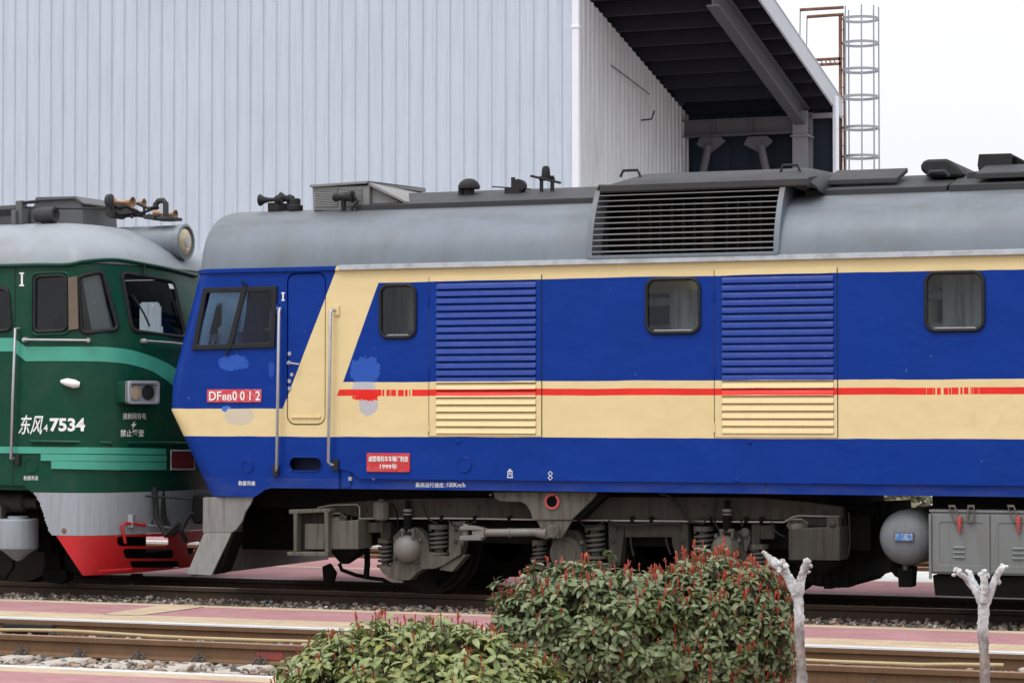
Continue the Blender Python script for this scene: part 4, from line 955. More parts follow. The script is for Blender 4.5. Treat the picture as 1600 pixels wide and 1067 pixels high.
# reservoirs, sand boxes
c = at(595.5, 811, Yg-.1); b = MB(); h = at(595, 784, Yg-.1).z-c.z; b.lathe(c, [(.05, -.02), (.085, 0), (.088, .03), (.088, h-.02), (.075, h), (.03, h+.01), (.03, h+.03)], 'Z', 22); rv = b.build('reservoir', M_bogl, bog, None, 40)
pxtube('reservoir_drain', [(596, 812, -.1), (596, 830, -.1)], Yg, .025, M_bog, bog)
def sandbox(pts, fpts, cap, Y, m):
    s_ = pxprism('sand_box', pts, Y, .36, m, bog, .01)
    zt, zb = at(*fpts[0], Y).z, at(*fpts[2], Y).z; x0, x1, x2, x3 = at(*fpts[0], Y).x, at(*fpts[1], Y).x, at(*fpts[2], Y).x, at(*fpts[3], Y).x
    b = MB(); b.add([(x0, Y, zt), (x1, Y, zt), (x1, Y+.36, zt), (x0, Y+.36, zt), (x3, Y+.14, zb), (x2, Y+.14, zb), (x2, Y+.22, zb), (x3, Y+.22, zb)], [(0,1,2,3), (4,7,6,5), (0,4,5,1), (1,5,6,2), (2,6,7,3), (3,7,4,0)])
    b.build('hopper', M_bogd, s_, None, 0, .004)
    c = at(cap[0], cap[1], Y+.1); b = MB(); b.lathe(c, [(.10, -.03), (.105, 0), (.105, .02), (.07, .03), (.05, .045)], 'Z', 18); b.tube([c+Vector((-.10, -.04, .0)), c+Vector((-.06, -.08, .07)), c+Vector((.06, -.08, .075)), c+Vector((.11, -.04, .03))], .012, 6); b.build('filler_cap', M_bogl, s_, None, 40)
    return s_
sandbox([(514, 815), (560, 812), (560, 858), (514, 858)], [(514, 859), (560, 859), (533, 882), (524, 882)], (528, 812), YS+.12, M_bogl)
sandbox([(1232, 829), (1240, 825), (1312, 823), (1312, 876), (1232, 875)], [(1232, 876.5), (1312, 876.5), (1285, 897), (1262, 897)], (1247, 822), YS+.12, M_bog)
mb = MB(); q = at(1300, 818, YS+.1); mb.lathe((q.x, YS+.10, q.z), [(.02, 0), (.035, .01), (.035, .06)], 'Y', 6); mb.box(q.x-.06, q.x+.06, YS+.13, YS+.2, q.z-.07, q.z+.07); mb.build('valve', M_bog, bog, None, 0)
# bracket at the bogie's nose
Yb_ = YS+.05
for pts in ([(451, 796), (516, 794), (516, 800), (451, 803)], [(448, 862), (512, 862), (512, 870), (448, 868)], [(458, 802), (464, 802), (463, 863), (458, 863)], [(506, 798), (513, 796), (513, 864), (507, 864)]): pxprism('nose_bracket', pts, Yb_, .14, M_bogl, bog, .01)
pxprism('nose_box', [(476, 818), (507, 818), (507, 858), (476, 858)], Yb_+.06, .1, M_bogl, bog, .006)
pxprism('nose_plate', [(464, 803), (507, 801), (507, 862), (464, 862)], Yb_+.16, .03, M_bog, bog)
# pipes and cables
pxtube('brake_pipe', [(496, 793), (520, 789), (558, 788), (562, 792), (562, 812)], Yg-.02, .009, M_copper, bog)
pxtube('brake_pipe', [(560, 810), (700, 809.5), (900, 812.5), (1110, 814.5), (1225, 815.5), (1238, 808), (1248, 805.5), (1312, 807)], Yg-.03, .010, M_copper, bog)
pxtube('cable', [(1030, 771), (1044, 774), (1056, 785), (1068, 803), (1078, 815), (1100, 817), (1104, 811), (1094, 809)], Yg-.05, .014, M_blk, bog)
pxtube('cable', [(950, 814), (975, 821), (1000, 820), (1030, 817), (1064, 818)], Yg-.05, .014, M_blk, bog)
pxtube('cable', [(613, 786), (620, 800), (622, 822), (614, 838)], Yg-.08, .010, M_bogd, bog)
pxtube('sand_pipe', [(530, 880), (534, 890), (556, 898), (575, 902), (598, 905), (618, 917)], Yg+.25, .022, M_bogd, bog)
pxtube('sand_pipe', [(573, 850), (574, 880), (572, 904)], Yg+.2, .035, M_bogd, bog)
pxtube('sand_pipe', [(722, 866), (718, 885), (706, 905), (690, 917)], Yg+.28, .03, M_bogd, bog)
pxprism('brake_shoe', [(680, 905), (690, 903), (702, 892), (722, 868), (732, 850), (736, 862), (722, 886), (702, 912), (682, 917)], Yg+.5, .12, M_bogd, bog)
pxprism('brake_hanger', [(503, 885), (514, 880), (524, 895), (520, 908), (512, 918), (505, 908)], Yg+.2, .06, M_bogd, bog)
# traction motor masses between the wheels, dark tail of the bogie
for k in (0, 1, 2):
    x = AX[k]+(.75 if k < 2 else .55); b = MB(); b.lathe((x, 25.95, .55), [(.2, 0), (.36, .04), (.38, .2), (.38, .75), (.3, .8)], 'Y', 20); b.build('traction_motor', M_bogd, bog, None, 40)
b = MB(); b.prism(pp([(1306, 800), (1325, 790), (1372, 788), (1375, 850), (1362, 872), (1348, 880), (1348, 905), (1330, 910), (1322, 918), (1280, 916), (1240, 908), (1210, 890), (1300, 870)], Yg+.35), Yg+.35, Yg+1.9); b.build('bogie_tail', M_bogd, bog, None, 0, .01)
pxtube('pipe', [(1317, 808), (1319, 850), (1318, 870)], Yg-.0, .012, M_bogd, bog); pxtube('pipe', [(1326, 800), (1328, 845), (1325, 868)], Yg+.1, .012, M_bog, bog)
b = MB()
rn = random.Random(4)
for k in range(9): q = at(1215+k*13, 903+rn.uniform(-3, 10), Yg+.3); b.box(q.x-.04, q.x+.04, q.y, q.y+.3, q.z-.05, q.z+.1)
b.build('brake_rigging', M_bogd, bog, None, 0)
# air tank across the frame
c = at(1412, 840.5, YS+.12); rr = .278; b = MB(); pr = [(.02, 0), (.09, .006), (.16, .022), (.215, .048), (.255, .09), (rr, .15), (rr, 1.6), (.25, 1.66), (.0+.02, 1.75)]
b.lathe((c.x, YS+.12, c.z), pr, 'Y', 40); tk = b.build('air_tank', M_tank, loco, None, 50)
b = MB(); q = at(1413, 838.5, YS+.12); b.box(q.x-.088, q.x+.088, YS+.10, YS+.125, q.z-.036, q.z+.036); pt = b.build('tank_label', mat('label_blue', (.05, .16, .42), .5, 0, .2, 30, (.6, .58, .5), .95, 22), tk, None, 0)
b = MB(); b.box(q.x-.096, q.x+.096, YS+.104, YS+.126, q.z-.044, q.z-.037); b.box(q.x-.096, q.x+.096, YS+.104, YS+.126, q.z+.037, q.z+.044); b.box(q.x-.096, q.x-.089, YS+.104, YS+.126, q.z-.037, q.z+.037); b.box(q.x+.089, q.x+.096, YS+.104, YS+.126, q.z-.037, q.z+.037); b.build('label_frame', M_bogl, tk, None, 0)
pxprism('drain_box', [(1402, 886), (1427, 886), (1425, 917), (1404, 917)], YS+.3, .2, M_bogd, tk); pxtube('drain', [(1415, 878), (1415, 890)], YS+.32, .03, M_bogl, tk)
pxprism('tank_saddle', [(1390, 880), (1402, 884), (1404, 903), (1398, 900), (1390, 890)], YS+.5, .8, M_bogd, tk)
pxprism('pipe_bracket', [(1376, 782), (1386, 782), (1384, 805), (1378, 812)], YS+.7, .05, M_bogd, tk)
# battery and tool boxes
b = MB(); x0 = at(1454, 860, YS+.06).x; z1, z0 = at(1500, 800, YS+.06).z, at(1500, 897, YS+.06).z
b.box(x0, 3.0, YS+.06, YS+1.0, z0, z1); bx = b.build('equipment_box', M_batt, loco, None, 0, .008)
b = MB(); b.prism(pp([(1457, 898), (1830, 904), (1830, 941), (1461, 930)], YS+.10), YS+.10, YS+1.0); b.build('lower_box', M_bogd, loco, None, 0, .008)
b = MB(); b.box(x0-.01, 3.0, YS+.045, YS+1.0, z1, z1+.022); b.build('lid', M_batt, bx, None, 0, .003)
for k, (p0, p1) in enumerate(((1457, 1547), (1548.5, 1640), (1641.5, 1734), (1735.5, 1829))):
    l, r = at(p0, 850, YS+.05).x, at(p1, 850, YS+.05).x
    b = MB(); b.plate([(l, z0+.02), (r-.004, z0+.02), (r-.004, z1-.02), (l, z1-.02)], [rrect(l+.07, r-.07, z0+.09, z1-.10, .02, 2)], YS+.045, YS+.058); dr = b.build('box_door', M_batt, bx, None, 0, .005)
    b = MB(); b.box(l+.06, r-.06, YS+.052, YS+.0595, z0+.08, z1-.09); b.build('panel', M_batt, dr, None, 0)
    cx = (l+r)/2; b = MB()
    for j in range(3): b.prism([(YS+.053, -.012), (YS+.035, -.005), (YS+.053, .012)], cx-.055-.02, cx+.055-.02, 0, 'X'); [setattr(v, 'z', v.z+z1-.345-j*.048) for v in b.v[-6:]]
    b.build('vent_slits', M_batt, dr, None, 0)
    for o, tl in ((-13, -.15), (15, .02)):
        q = at((p0+p1)/2+o, 803, YS+.02); b = MB(); s_ = .035
        pts = [(q.x-s_+tl*.1, q.z+.09), (q.x+s_+tl*.1, q.z+.09), (q.x+s_-tl*.3, q.z-.085), (q.x-s_-tl*.3, q.z-.085)]
        inner = [(x*.62+q.x*.38-(tl*.1*.0), z*.75+(q.z)*.25) for x, z in pts]
        b.plate(pts, [inner], YS+.02, YS+.035); b.build('latch', M_bogl, dr, None, 0, .003)
    q = at((p0+p1)/2-3, 812, YS+.02); b = MB(); b.tube([(q.x, YS+.03, q.z+.03), (q.x, YS+.02, q.z-.01), (q.x, YS+.03, q.z-.13)], [.03, .026, .012], 10); b.build('latch_handle', M_redring, dr, None, 50)
b = MB(); b.box(x0-.012, x0+.012, YS+.035, YS+.06, z0-.05, z1-.02); b.build('hinge_post', M_batt, bx, None, 0)
# hose, uncoupling bits under the nose
pxtube('air_hose', [(300, 800, .9), (290, 812, .9), (283, 830, .8), (290, 845, .9)], YS, .03, M_blk, loco)

# small fittings along the bogie: pipe clips, bolts, drooping cables
rn = random.Random(9)
for px in (640, 690, 742, 796, 905, 988, 1018, 1112, 1166, 1190):
    q = at(px, 811+.004*(px-600), Yg-.03); b = MB(); b.box(q.x-.02, q.x+.02, q.y-.012, q.y+.03, q.z-.022, q.z+.04); b.build('pipe_clip', M_bogd, bog, None, 0)
for px, py in ((556, 797), (572, 797), (655, 787), (702, 790), (748, 793), (962, 826), (1062, 826), (1100, 790), (1200, 795), (1250, 797), (1290, 800), (712, 828), (712, 846), (958, 845), (1066, 845)):
    q = at(px, py, Yg); b = MB(); b.lathe((q.x, Yg-.016, q.z), [(.014, 0), (.018, .004), (.018, .02)], 'Y', 6); b.build('bolt', M_bog, bog, None, 0)
for pts in ([(660, 782), (664, 800), (672, 812), (684, 818)], [(700, 812), (712, 822), (730, 820), (745, 814)], [(905, 812), (915, 822), (935, 820), (945, 814)], [(1120, 784), (1114, 800), (1118, 818), (1126, 832)], [(1150, 790), (1156, 806), (1160, 822)], [(1205, 815), (1212, 830), (1226, 838)], [(985, 840), (987, 856), (990, 868)], [(1040, 840), (1043, 852), (1048, 866)]):
    pxtube('cable', [(x, y, -.05) for x, y in cr4(pts)], Yg, .010, M_blk, bog, 6)
for px in (540, 548): pxtube('pipe', [(px, 789, .02), (px+2, 800, .02), (px+1, 812, .02)], Yg, .010, M_bogl, bog, 6)
b = MB()
for k in range(8): q = at(768+k*20, 766.5, YS+.12); b.lathe((q.x, YS+.085, at(850, 774, YS+.1).z), [(.012, 0), (.016, .003), (.016, .02)], 'Y', 6)
b.build('bolts', M_bogl, hg, None, 0)

# ------------------------------------------------------------------ green locomotive coupled behind
M_gr = mat('dark_green_paint', (.004, .052, .030), .30, 0, .14, 1.2, (.05, .07, .055), .3, 2.5, False, .10, 3, .03, .18, .3)
M_gm = mat('mint_green_paint', (.055, .33, .235), .36, 0, .10, 1.5, (.05, .20, .14), .35, 4, False, 0, 40, .004, .5, .2)
M_grf = mat('pale_roof_grey', (.235, .26, .285), .5, 0, .12, 1.2, (.16, .135, .11), .65, 1.1, False, .08, 4, .02, .45, .25)
M_gsk = mat('skirt_grey', (.30, .33, .36), .55, 0, .10, 1.5, (.17, .15, .13), .4, 3, True)
M_gred = mat('pilot_red', (.48, .012, .016), .35, 0, .14, 3, (.22, .03, .03), .35, 5)
M_rustbr = mat('brown_strip', (.12, .09, .065), .7, 0, .2, 6)
M_lens = mat('lamp_lens', (.50, .42, .27), .12, .1, .3, 14)
M_maroon = mat('maroon_plate', (.16, .01, .015), .5, 0, .2, 10)
G_dark = glass('smoke_glass', (.42, .47, .46), .85)
M_blind = mat('pale_blind', (.62, .62, .66), .8)
GXA, GN, GB = -15.15, 2.25, HW
grn = thing('diesel_locomotive', 'dark green older diesel locomotive with mint stripes and red pilot', 'locomotive', (-17.5, YC, 0))
def lerp_tab(tab, z):
    if z <= tab[0][0]: return tab[0][1]
    for (a, u), (c, v) in zip(tab, tab[1:]):
        if z <= c: return u+(v-u)*(z-a)/(c-a)
    return tab[-1][1]
GA = [(.1, .55), (.6, .74), (1.1, .80), (1.6, .86), (2.4, .86), (2.75, .80), (3.55, .60), (3.75, .56)]
ga = lambda z: lerp_tab(GA, z)
def gpt(phi, z, off=0.0):
    """skin of the cab nose; phi 90 = side wall, 0 = middle of the front"""
    a = ga(z); cs, sn = math.cos(phi), math.sin(phi); e = 2/GN
    p = Vector((GXA+a*abs(cs)**e, YC-math.copysign(abs(sn)**e, sn)*GB, z))
    if off:
        dx, dy = (p.x-GXA)/a, (YC-p.y)/GB
        n = Vector((abs(dx)**(GN-1)/a, -math.copysign(abs(dy)**(GN-1), dy)/GB, 0)).normalized(); p += n*off
    return p
def ghit(px, py, off=0.0):
    d = ray(px, py); lo, hi = (YS-.6-CP.y)/d.y, (YC+.3-CP.y)/d.y
    def f(t):
        p = CP+d*t; dy = abs(YC-p.y)/GB
        if p.x <= GXA: return dy-1
        return (abs((p.x-GXA)/ga(p.z))**GN+dy**GN)**(1/GN)-1
    n = 240; tp = lo
    for k in range(1, n+1):
        t = lo+(hi-lo)*k/n
        if f(t) <= 0:
            a, b_ = tp, t
            for _ in range(30):
                m_ = (a+b_)/2
                if f(m_) > 0: a = m_
                else: b_ = m_
            p = CP+d*b_; break
        tp = t
    else: p = CP+d*hi
    if off:
        if p.x <= GXA: n_ = Vector((0, -1, 0))
        else:
            dx, dy = (p.x-GXA)/ga(p.z), (YC-p.y)/GB
            n_ = Vector((abs(dx)**(GN-1)/ga(p.z), -math.copysign(abs(dy)**(GN-1), dy)/GB, 0)).normalized()
        p = p+n_*off
    return p
def inpoly(p, q):
    c = False; n = len(q); j = n-1
    for i in range(n):
        if (q[i][1] > p[1]) != (q[j][1] > p[1]) and p[0] < (q[j][0]-q[i][0])*(p[1]-q[i][1])/(q[j][1]-q[i][1])+q[i][0]: c = not c
        j = i
    return c
GW = {'side_back': [(-22, 452), (13, 451), (18, 516), (-22, 518)], 'side': [(55, 432), (104, 430), (105, 516), (54, 519)], 'quarter': [(122, 432), (160, 424), (185, 515), (128, 521)], 'front': [(189, 426), (270, 439), (290, 528), (206, 517)]}
GW['front_far'] = None
def round_px(q, r=9, n=5): return rquad(q, r, n)
hole_px = [round_px(GW[k], 10) for k in ('side_back', 'side', 'quarter', 'front')]
# the far half of the cab mirrors the near half
frontW = [ghit(*p) for p in hole_px[3]]; quartW = [ghit(*p) for p in hole_px[2]]; sideW = [ghit(*p) for p in hole_px[1]]
def in_any(p):
    q = p if p.y <= YC else Vector((p.x, 2*YC-p.y, p.z))
    s = proj(q); return any(inpoly(s, h) for h in hole_px)
zs_g = [1.10+.0185*k for k in range(141)]
phis = [R(90-180*k/150) for k in range(151)]
def skin(zlist, plist, keep, nm, m, parent, flatx=None, nx=0):
    rows = []
    for z in zlist:
        r_ = []
        if flatx is not None:
            r_ += [Vector((flatx+(GXA-flatx)*k/nx, YS, z)) for k in range(nx)]
        r_ += [gpt(p, z) for p in plist]
        if flatx is not None: r_ += [Vector((GXA+(flatx-GXA)*k/nx, YC+HW, z)) for k in range(1, nx+1)]
        rows.append(r_)
    b = MB(); mcol = len(rows[0]); b.v = [q for r_ in rows for q in r_]
    for i in range(len(rows)-1):
        for k in range(mcol-1):
            c = (rows[i][k]+rows[i+1][k+1])/2
            if keep(c): b.f.append([i*mcol+k, i*mcol+k+1, (i+1)*mcol+k+1, (i+1)*mcol+k]); b.mi.append(0)
    return b.build(nm, m, parent, None, 40)
arch = pp([(-30, 740), (38, 757), (44, 760), (50, 768), (50, 790), (-30, 790)], YS)
def keep_body(c):
    if in_any(c): return False
    if c.z < 1.2 and c.x < -15.3: return not inpoly((c.x, c.z), [(-17.5, .9), (-17.5, 1.175), (-15.72, 1.175), (-15.66, 1.15), (-15.6, 1.10), (-15.6, .9)])
    return True
gbody = skin(zs_g, phis, keep_body, 'body', M_gr, grn, -16.75, 66)
b = MB(); b.box(-24, -16.75, YS, YS+.03, 1.175, 3.69); b.box(-24, -16.75, YC+HW-.03, YC+HW, 1.175, 3.69); b.box(-24, -15.0, YS+.05, YC+HW-.05, 1.12, 1.175); b.build('side_wall', M_gr, grn, None, 0)
b = MB(); b.box(-16.72, -16.68, YS+.05, YC+HW-.05, 1.2, 3.8); b.box(-16.7, -15.0, YS+.1, YC+HW-.1, 1.9, 1.95); b.box(-15.5, -14.95, YS+.6, YC+HW-.6, 1.9, 2.62); b.build('cab_interior', mat('cab_grey_green', (.24, .28, .27), .8), grn, None, 0)
b = MB(); b.prism(rrect(-15.9, -15.55, 2.7, 3.15, .1), YS+.9, YS+1.35); b.box(-16.0, -15.5, YS+.85, YS+1.4, 2.5, 2.62); b.box(-15.75, -15.65, YS+1.05, YS+1.15, 1.9, 2.55); b.build('driver_seat', M_seat, grn, None, 0, .04)
def surf_tube(nm, pxs, r, m, off=.004, closed=True, mirror=False, parent=grn):
    path = [ghit(*p, off) for p in pxs]
    if mirror: path = [Vector((p.x, 2*YC-p.y, p.z)) for p in path]
    b = MB(); b.tube(path, r, 8, closed=closed); return b.build(nm, m, parent, None, 60)
def surf_pane(pxs, par, mirror=False, off=-.004, rings=6):
    c = Vector((sum(p[0] for p in pxs)/len(pxs), sum(p[1] for p in pxs)/len(pxs)))
    rows = []
    for k in range(rings+1):
        t = .02+.98*k/rings; rows.append([ghit(c.x+(p[0]-c.x)*t, c.y+(p[1]-c.y)*t, off) for p in pxs])
    if mirror: rows = [[Vector((p.x, 2*YC-p.y, p.z)) for p in r_] for r_ in rows]
    b = MB(); b.sheet(rows, closed=True); return b.build('pane', G_dark, par, None, 60)
for key, h in zip(('side_back', 'side', 'quarter', 'front'), hole_px):
    f = surf_tube('window', h, .026 if key in ('front', 'quarter') else .022, M_frame); surf_pane(h, f)
    if key in ('quarter', 'front'):
        f2 = surf_tube('window', h, .026, M_frame, mirror=True); surf_pane(h, f2, True)
big = lambda q, d: round_px([(x+(d if x > sum(p[0] for p in q)/4 else -d), y+(d if y > sum(p[1] for p in q)/4 else -d)) for x, y in q], 12)
surf_tube('window_rim', big(GW['side'], 5), .018, M_gr)
# rusty wind deflector between the side windows
b = MB(); q = [ghit(108, 434, .03), ghit(121, 432, .06), ghit(124, 514, .06), ghit(109, 516, .03)]; b.add(q+[p+Vector((0, .02, 0)) for p in q], [(0,1,2,3), (4,7,6,5), (0,4,5,1), (1,5,6,2), (2,6,7,3), (3,7,4,0)]); b.build('wind_deflector', M_rustbr, grn, None, 0, .003)
# white sticker, wipers
b = MB(); q = [ghit(*p, .008) for p in ((262, 443), (271, 444), (273, 452), (264, 451))]; b.add(q, [(0, 1, 2, 3)]); b.build('sticker', M_white, grn, None, 0)
for pts in ([(205, 462), (222, 490), (231, 510)], [(222, 415), (223, 430)], [(271, 470), (282, 508)]): surf_tube('wiper', pts, .012, M_blk, .03, False)
# paint stripes a hair above the skin
def strip(nm, pts, m, off, par=grn, sub=10):
    """pts: (x, y top, y bottom)"""
    rows = [[] for _ in range(10)]
    for (x0, t0, b0), (x1, t1, b1) in zip(pts, pts[1:]):
        for k in range(sub):
            t = k/sub; x = x0+(x1-x0)*t; yt = t0+(t1-t0)*t; yb = b0+(b1-b0)*t
            rows[0].append(ghit(x, yt, -.01)); [rows[1+j].append(ghit(x, yt+(yb-yt)*j/7, off)) for j in range(8)]; rows[9].append(ghit(x, yb, -.01))
    b = MB(); b.sheet(rows)
    mid = []
    return b.build(nm, m, par, None, 25)
def cr(pts, n=6):
    out = []
    for i in range(len(pts)-1):
        p0, p1, p2, p3 = pts[max(0, i-1)], pts[i], pts[i+1], pts[min(len(pts)-1, i+2)]
        for k in range(n):
            t = k/n; out.append(tuple(.5*((2*b)+(-a+c)*t+(2*a-5*b+4*c-d)*t*t+(-a+3*b-3*c+d)*t**3) for a, b, c, d in zip(p0, p1, p2, p3)))
    return out+[pts[-1]]
stripe = [(-420, 528, 549), (22, 528, 549), (23, 529, 550), (40, 541.5, 564)]+cr([(42, 541.5, 564.3), (100, 541.5, 564), (160, 542, 565), (200, 546, 569), (235, 556, 579), (262, 568, 596), (285, 583, 616)])
strip('stripe', stripe, M_gm, .0045, sub=4)
y0s = [(-60, 697, 708), (64, 697, 708), (110, 698, 709), (180, 699, 709.5), (266, 701, 710)]
strip('waist_rib', [(-420, 697, 707.5), (-60, 697, 707.5), (180, 699, 709), (267, 701, 710)], M_gm, .012)
strip('waist_rib', [(65, 709, 719.5), (180, 710.5, 720.5), (267, 711.5, 721)], M_gm, .020)
strip('waist_rib', [(82, 720, 732), (180, 721.5, 734), (266, 722, 734)], M_gm, .026)
surf_tube('ledge', [(50, 689.5), (110, 690.5), (174, 692)], .022, M_gr, .02, False); surf_tube('ledge', [(198, 692), (240, 692), (292, 693)], .022, M_gr, .02, False)
for x, ya, yb in ((22.5, 415, 757),): surf_tube('door_seam', [(x+2, ya), (x, 560), (x-2, yb)], .005, M_blk, .001, False)
# eaves gutter: rises over the cab window
gut = [(-60, 416), (0, 415.5), (60, 414), (104, 414), (130, 409), (165, 406), (190, 407), (225, 413), (265, 421), (305, 431)]
gp = [ghit(*p, .02) for p in cr(gut, 5)]
b = MB(); b.tube(gp, .022, 8); b.build('gutter', M_gr, grn, None, 60)
# roof: pale curved sides and a domed nose
lev = [(z, ext-a_, a_, GB-i_) for z, ext, a_, i_ in ((3.70, -14.575, .575, 0), (3.80, -14.62, .54, .03), (3.90, -14.71, .50, .09), (4.00, -14.86, .46, .19), (4.09, -15.03, .42, .34), (4.16, -15.20, .38, .52), (4.21, -15.38, .35, .72), (4.24, -15.60, .32, .95), (4.255, -15.9, .3, 1.25))]
rows = []
for z, xa_, a_, b_ in lev:
    r_ = [Vector((-24, YC-b_, z))]
    for k in range(0, 61):
        p = R(90-180*k/60); e = 2/GN; r_.append(Vector((xa_+a_*abs(math.cos(p))**e, YC-math.copysign(abs(math.sin(p))**e, math.sin(p))*b_, z)))
    r_.append(Vector((-24, YC+b_, z))); rows.append(r_)
b = MB(); b.sheet(rows); b.add(rows[-1], [list(range(len(rows[-1])))]); b.build('roof', M_grf, grn, None, 60)
# big headlamp drum
c = at(291, 378, YC); b = MB(); b.lathe((c.x-1.25, YC, c.z), [(.19, 0), (.2, .05), (.2, 1.17), (.215, 1.18), (.215, 1.25), (.185, 1.255), (.18, 1.22)], 'X', 40); hl = b.build('headlamp', mat('lamp_drum_grey', (.17, .195, .22), .4, 0, .1, 2, (.12, .11, .10), .4, 3), grn, None, 40)
b = MB(); b.lathe((c.x, YC, c.z), [(.178, -.04), (.15, -.005), (.09, .012), (.02, .018)], 'X', 36); b.build('lens', M_lens, hl, None, 50)
b = MB(); b.lathe((c.x, YC, c.z), [(.05, -.03), (.06, .022), (.02, .024)], 'X', 20); b.build('bulb', M_chrome, hl, None, 50)
# clutter on the roof
Yq = 25.6
M_case = mat('casing_grey', (.095, .095, .10), .65, 0, .12, 2, (.06, .05, .045), .5, 3)
def gbox(nm, pts, Y, dep, m=M_case, par=grn, bev=.008): b = MB(); b.prism(pp(pts, Y), Y, Y+dep); return b.build(nm, m, par, None, 0, bev)
gbox('roof_casing', [(46, 372), (48, 330), (55, 316), (58, 309.5), (117, 308), (128, 318), (131, 372)], YC-.42, .8)
gbox('casing_lid', [(53, 314), (56, 308), (118, 306.5), (131, 317), (131, 320), (116, 311)], YC-.46, .88)
gbox('roof_casing', [(-40, 352), (-40, 324), (24, 320), (24, 352)], Yq+.1, 1.4)
gbox('roof_post', [(24, 352), (24, 314), (34, 313), (34, 350)], Yq-.05, .12)
gbox('roof_post', [(17, 352), (17, 328), (24, 328), (24, 352)], Yq-.1, .1)
b = MB()
for k in range(5): b.tube([at(-40, 331+k*2.2, Yq+.02), at(24, 327+k*2.2, Yq+.02)], .008, 5)
b.tube([at(36, 324, Yq-.08), at(100, 326, Yq-.08), at(162, 326, Yq-.08)], .012, 6); b.tube([at(36, 317, Yq-.02), at(60, 315, Yq-.02)], .02, 6); b.build('conduit', M_blk, grn, None, 60)
c = at(87, 335, Yq-.1); b = MB(); b.lathe((c.x-.28, c.y, c.z), [(.06, 0), (.085, .02), (.085, .26), (.095, .28), (.07, .285), (.04, .24)], 'X', 20); b.box(c.x-.2, c.x-.05, c.y, c.y+.1, c.z-.14, c.z-.06); b.build('marker_lamp', M_roofd, grn, None, 40)
def trumpet(px0, py0, px1, py1, Y, r, par=grn):
    a, c = at(px0, py0, Y), at(px1, py1, Y); d = c-a; L = d.length; b = MB()
    b.lathe(a, [(r*.55, -.03), (r*.75, 0), (r*.55, .04), (r*.24, .06), (r*.26, L*.55), (r*.45, L*.82), (r*.75, L*.94), (r, L), (r*.9, L+.005), (r*.4, L-.04)], d, 18); b.build('air_horn', M_brass, par, None, 50)
trumpet(176, 315, 207, 317, YC-.2, .075); trumpet(196, 318, 225, 318, YC+.15, .062); trumpet(244, 334, 274, 336, YC+.1, .066)
c = at(174, 314, YC-.25); b = MB(); b.lathe((c.x, c.y, c.z), [(.02, -.06), (.08, -.05), (.085, 0), (.02, .03)], 'X', 18); b.build('horn_body', M_roofd, grn, None, 40)
b = MB(); Yl = YC-.1
b.tube([at(245, 327, Yl), at(243, 320, Yl), at(248, 314, Yl), at(255, 313.5, Yl), at(259, 318, Yl), at(259, 338, Yl)], .035, 10); b.build('gooseneck_pipe', M_roofd, grn, None, 60)
b = MB(); rn = random.Random(11)
for pts in ([(180, 322), (195, 332), (212, 336), (230, 330), (245, 324)], [(176, 330), (190, 338), (215, 337), (240, 340), (262, 341)], [(186, 325), (200, 324), (214, 330), (226, 338)], [(205, 322), (206, 340)], [(225, 322), (226, 340)], [(214, 318), (232, 326), (246, 322)]): b.tube([at(x, y, YC-.1+rn.uniform(-.1, .1)) for x, y in pts], .018, 6)
b.build('cable', M_blk, grn, None, 60)
for pts in ([(165, 312), (172, 316), (178, 338), (172, 341), (164, 336)], [(182, 331), (196, 326), (206, 330), (206, 334), (186, 336)], [(222, 338), (232, 334), (242, 336), (240, 344), (224, 342)], [(244, 339), (266, 338), (266, 343), (244, 344)]): gbox('roof_fitting', pts, YC-.2, .3, M_roofd)
# front fittings: hand rails, marker lamp, boxed headlights
for pts in ([(42, 531), (138, 532)], [(222, 533), (262, 536), (292, 540)]):
    p = [ghit(*q, .07) for q in pts]; b = MB(); b.tube(p, .014, 8)
    for q in (pts[0], pts[-1]): b.lathe(ghit(*q, .03), [(.03, -.03), (.03, .02), (.022, .045)], (ghit(*q, .07)-ghit(*q, .0)), 12)
    b.build('hand_rail', M_chrome, grn, None, 50)
b = MB(); p = [at(24, 513, YS-.07), at(20, 620, YS-.07), at(17, 717, YS-.07)]; b.tube([p[0]+Vector((0, .07, 0)), p[0], p[1], p[2], p[2]+Vector((0, .07, 0))], .017, 8); b.build('grab_rail', M_chrome, grn, None, 60)
q = at(29, 718, YS); b = MB(); b.box(q.x-.03, q.x+.03, YS-.04, YS, q.z-.06, q.z+.06); b.build('rail_bracket', M_blk, grn, None, 0, .006)
c = ghit(113, 598, .03); b = MB(); b.tube([ghit(98, 596, .02), ghit(108, 597, .05), ghit(120, 600, .07), ghit(126, 601, .05)], [.022, .045, .05, .03], 12); b.build('side_lamp', M_white, grn, None, 60)
# twin headlight in its square housing
qx = at(224, 613, YS+.36); HA = R(-24); HN = Vector((math.cos(HA), math.sin(HA), 0)); HT = Vector((-math.sin(HA), math.cos(HA), 0))
h2, ww = .132, .215
def hp3(f, t, z): return qx+HN*f+HT*t+Vector((0, 0, z))
ring = rrect(-ww, ww, -h2, h2, .035, 4); inner = rrect(-ww+.032, ww-.032, -h2+.032, h2-.032, .025, 4); n = len(ring)
hb = MB(); hb.sheet([[hp3(f, t, z) for t, z in ring] for f in (-.5, -.004)], closed=True); hbox = hb.build('headlight_housing', M_gr, grn, None, 30)
b = MB(); b.sheet([[hp3(f, t, z) for t, z in q_] for f, q_ in ((-.05, ring), (.0, ring), (.022, [(t*.985, z*.975) for t, z in ring]), (.022, inner), (-.045, inner))], closed=True); b.add([hp3(-.045, t, z) for t, z in inner], [list(range(n))]); b.build('bezel', M_galv, hbox, None, 30)
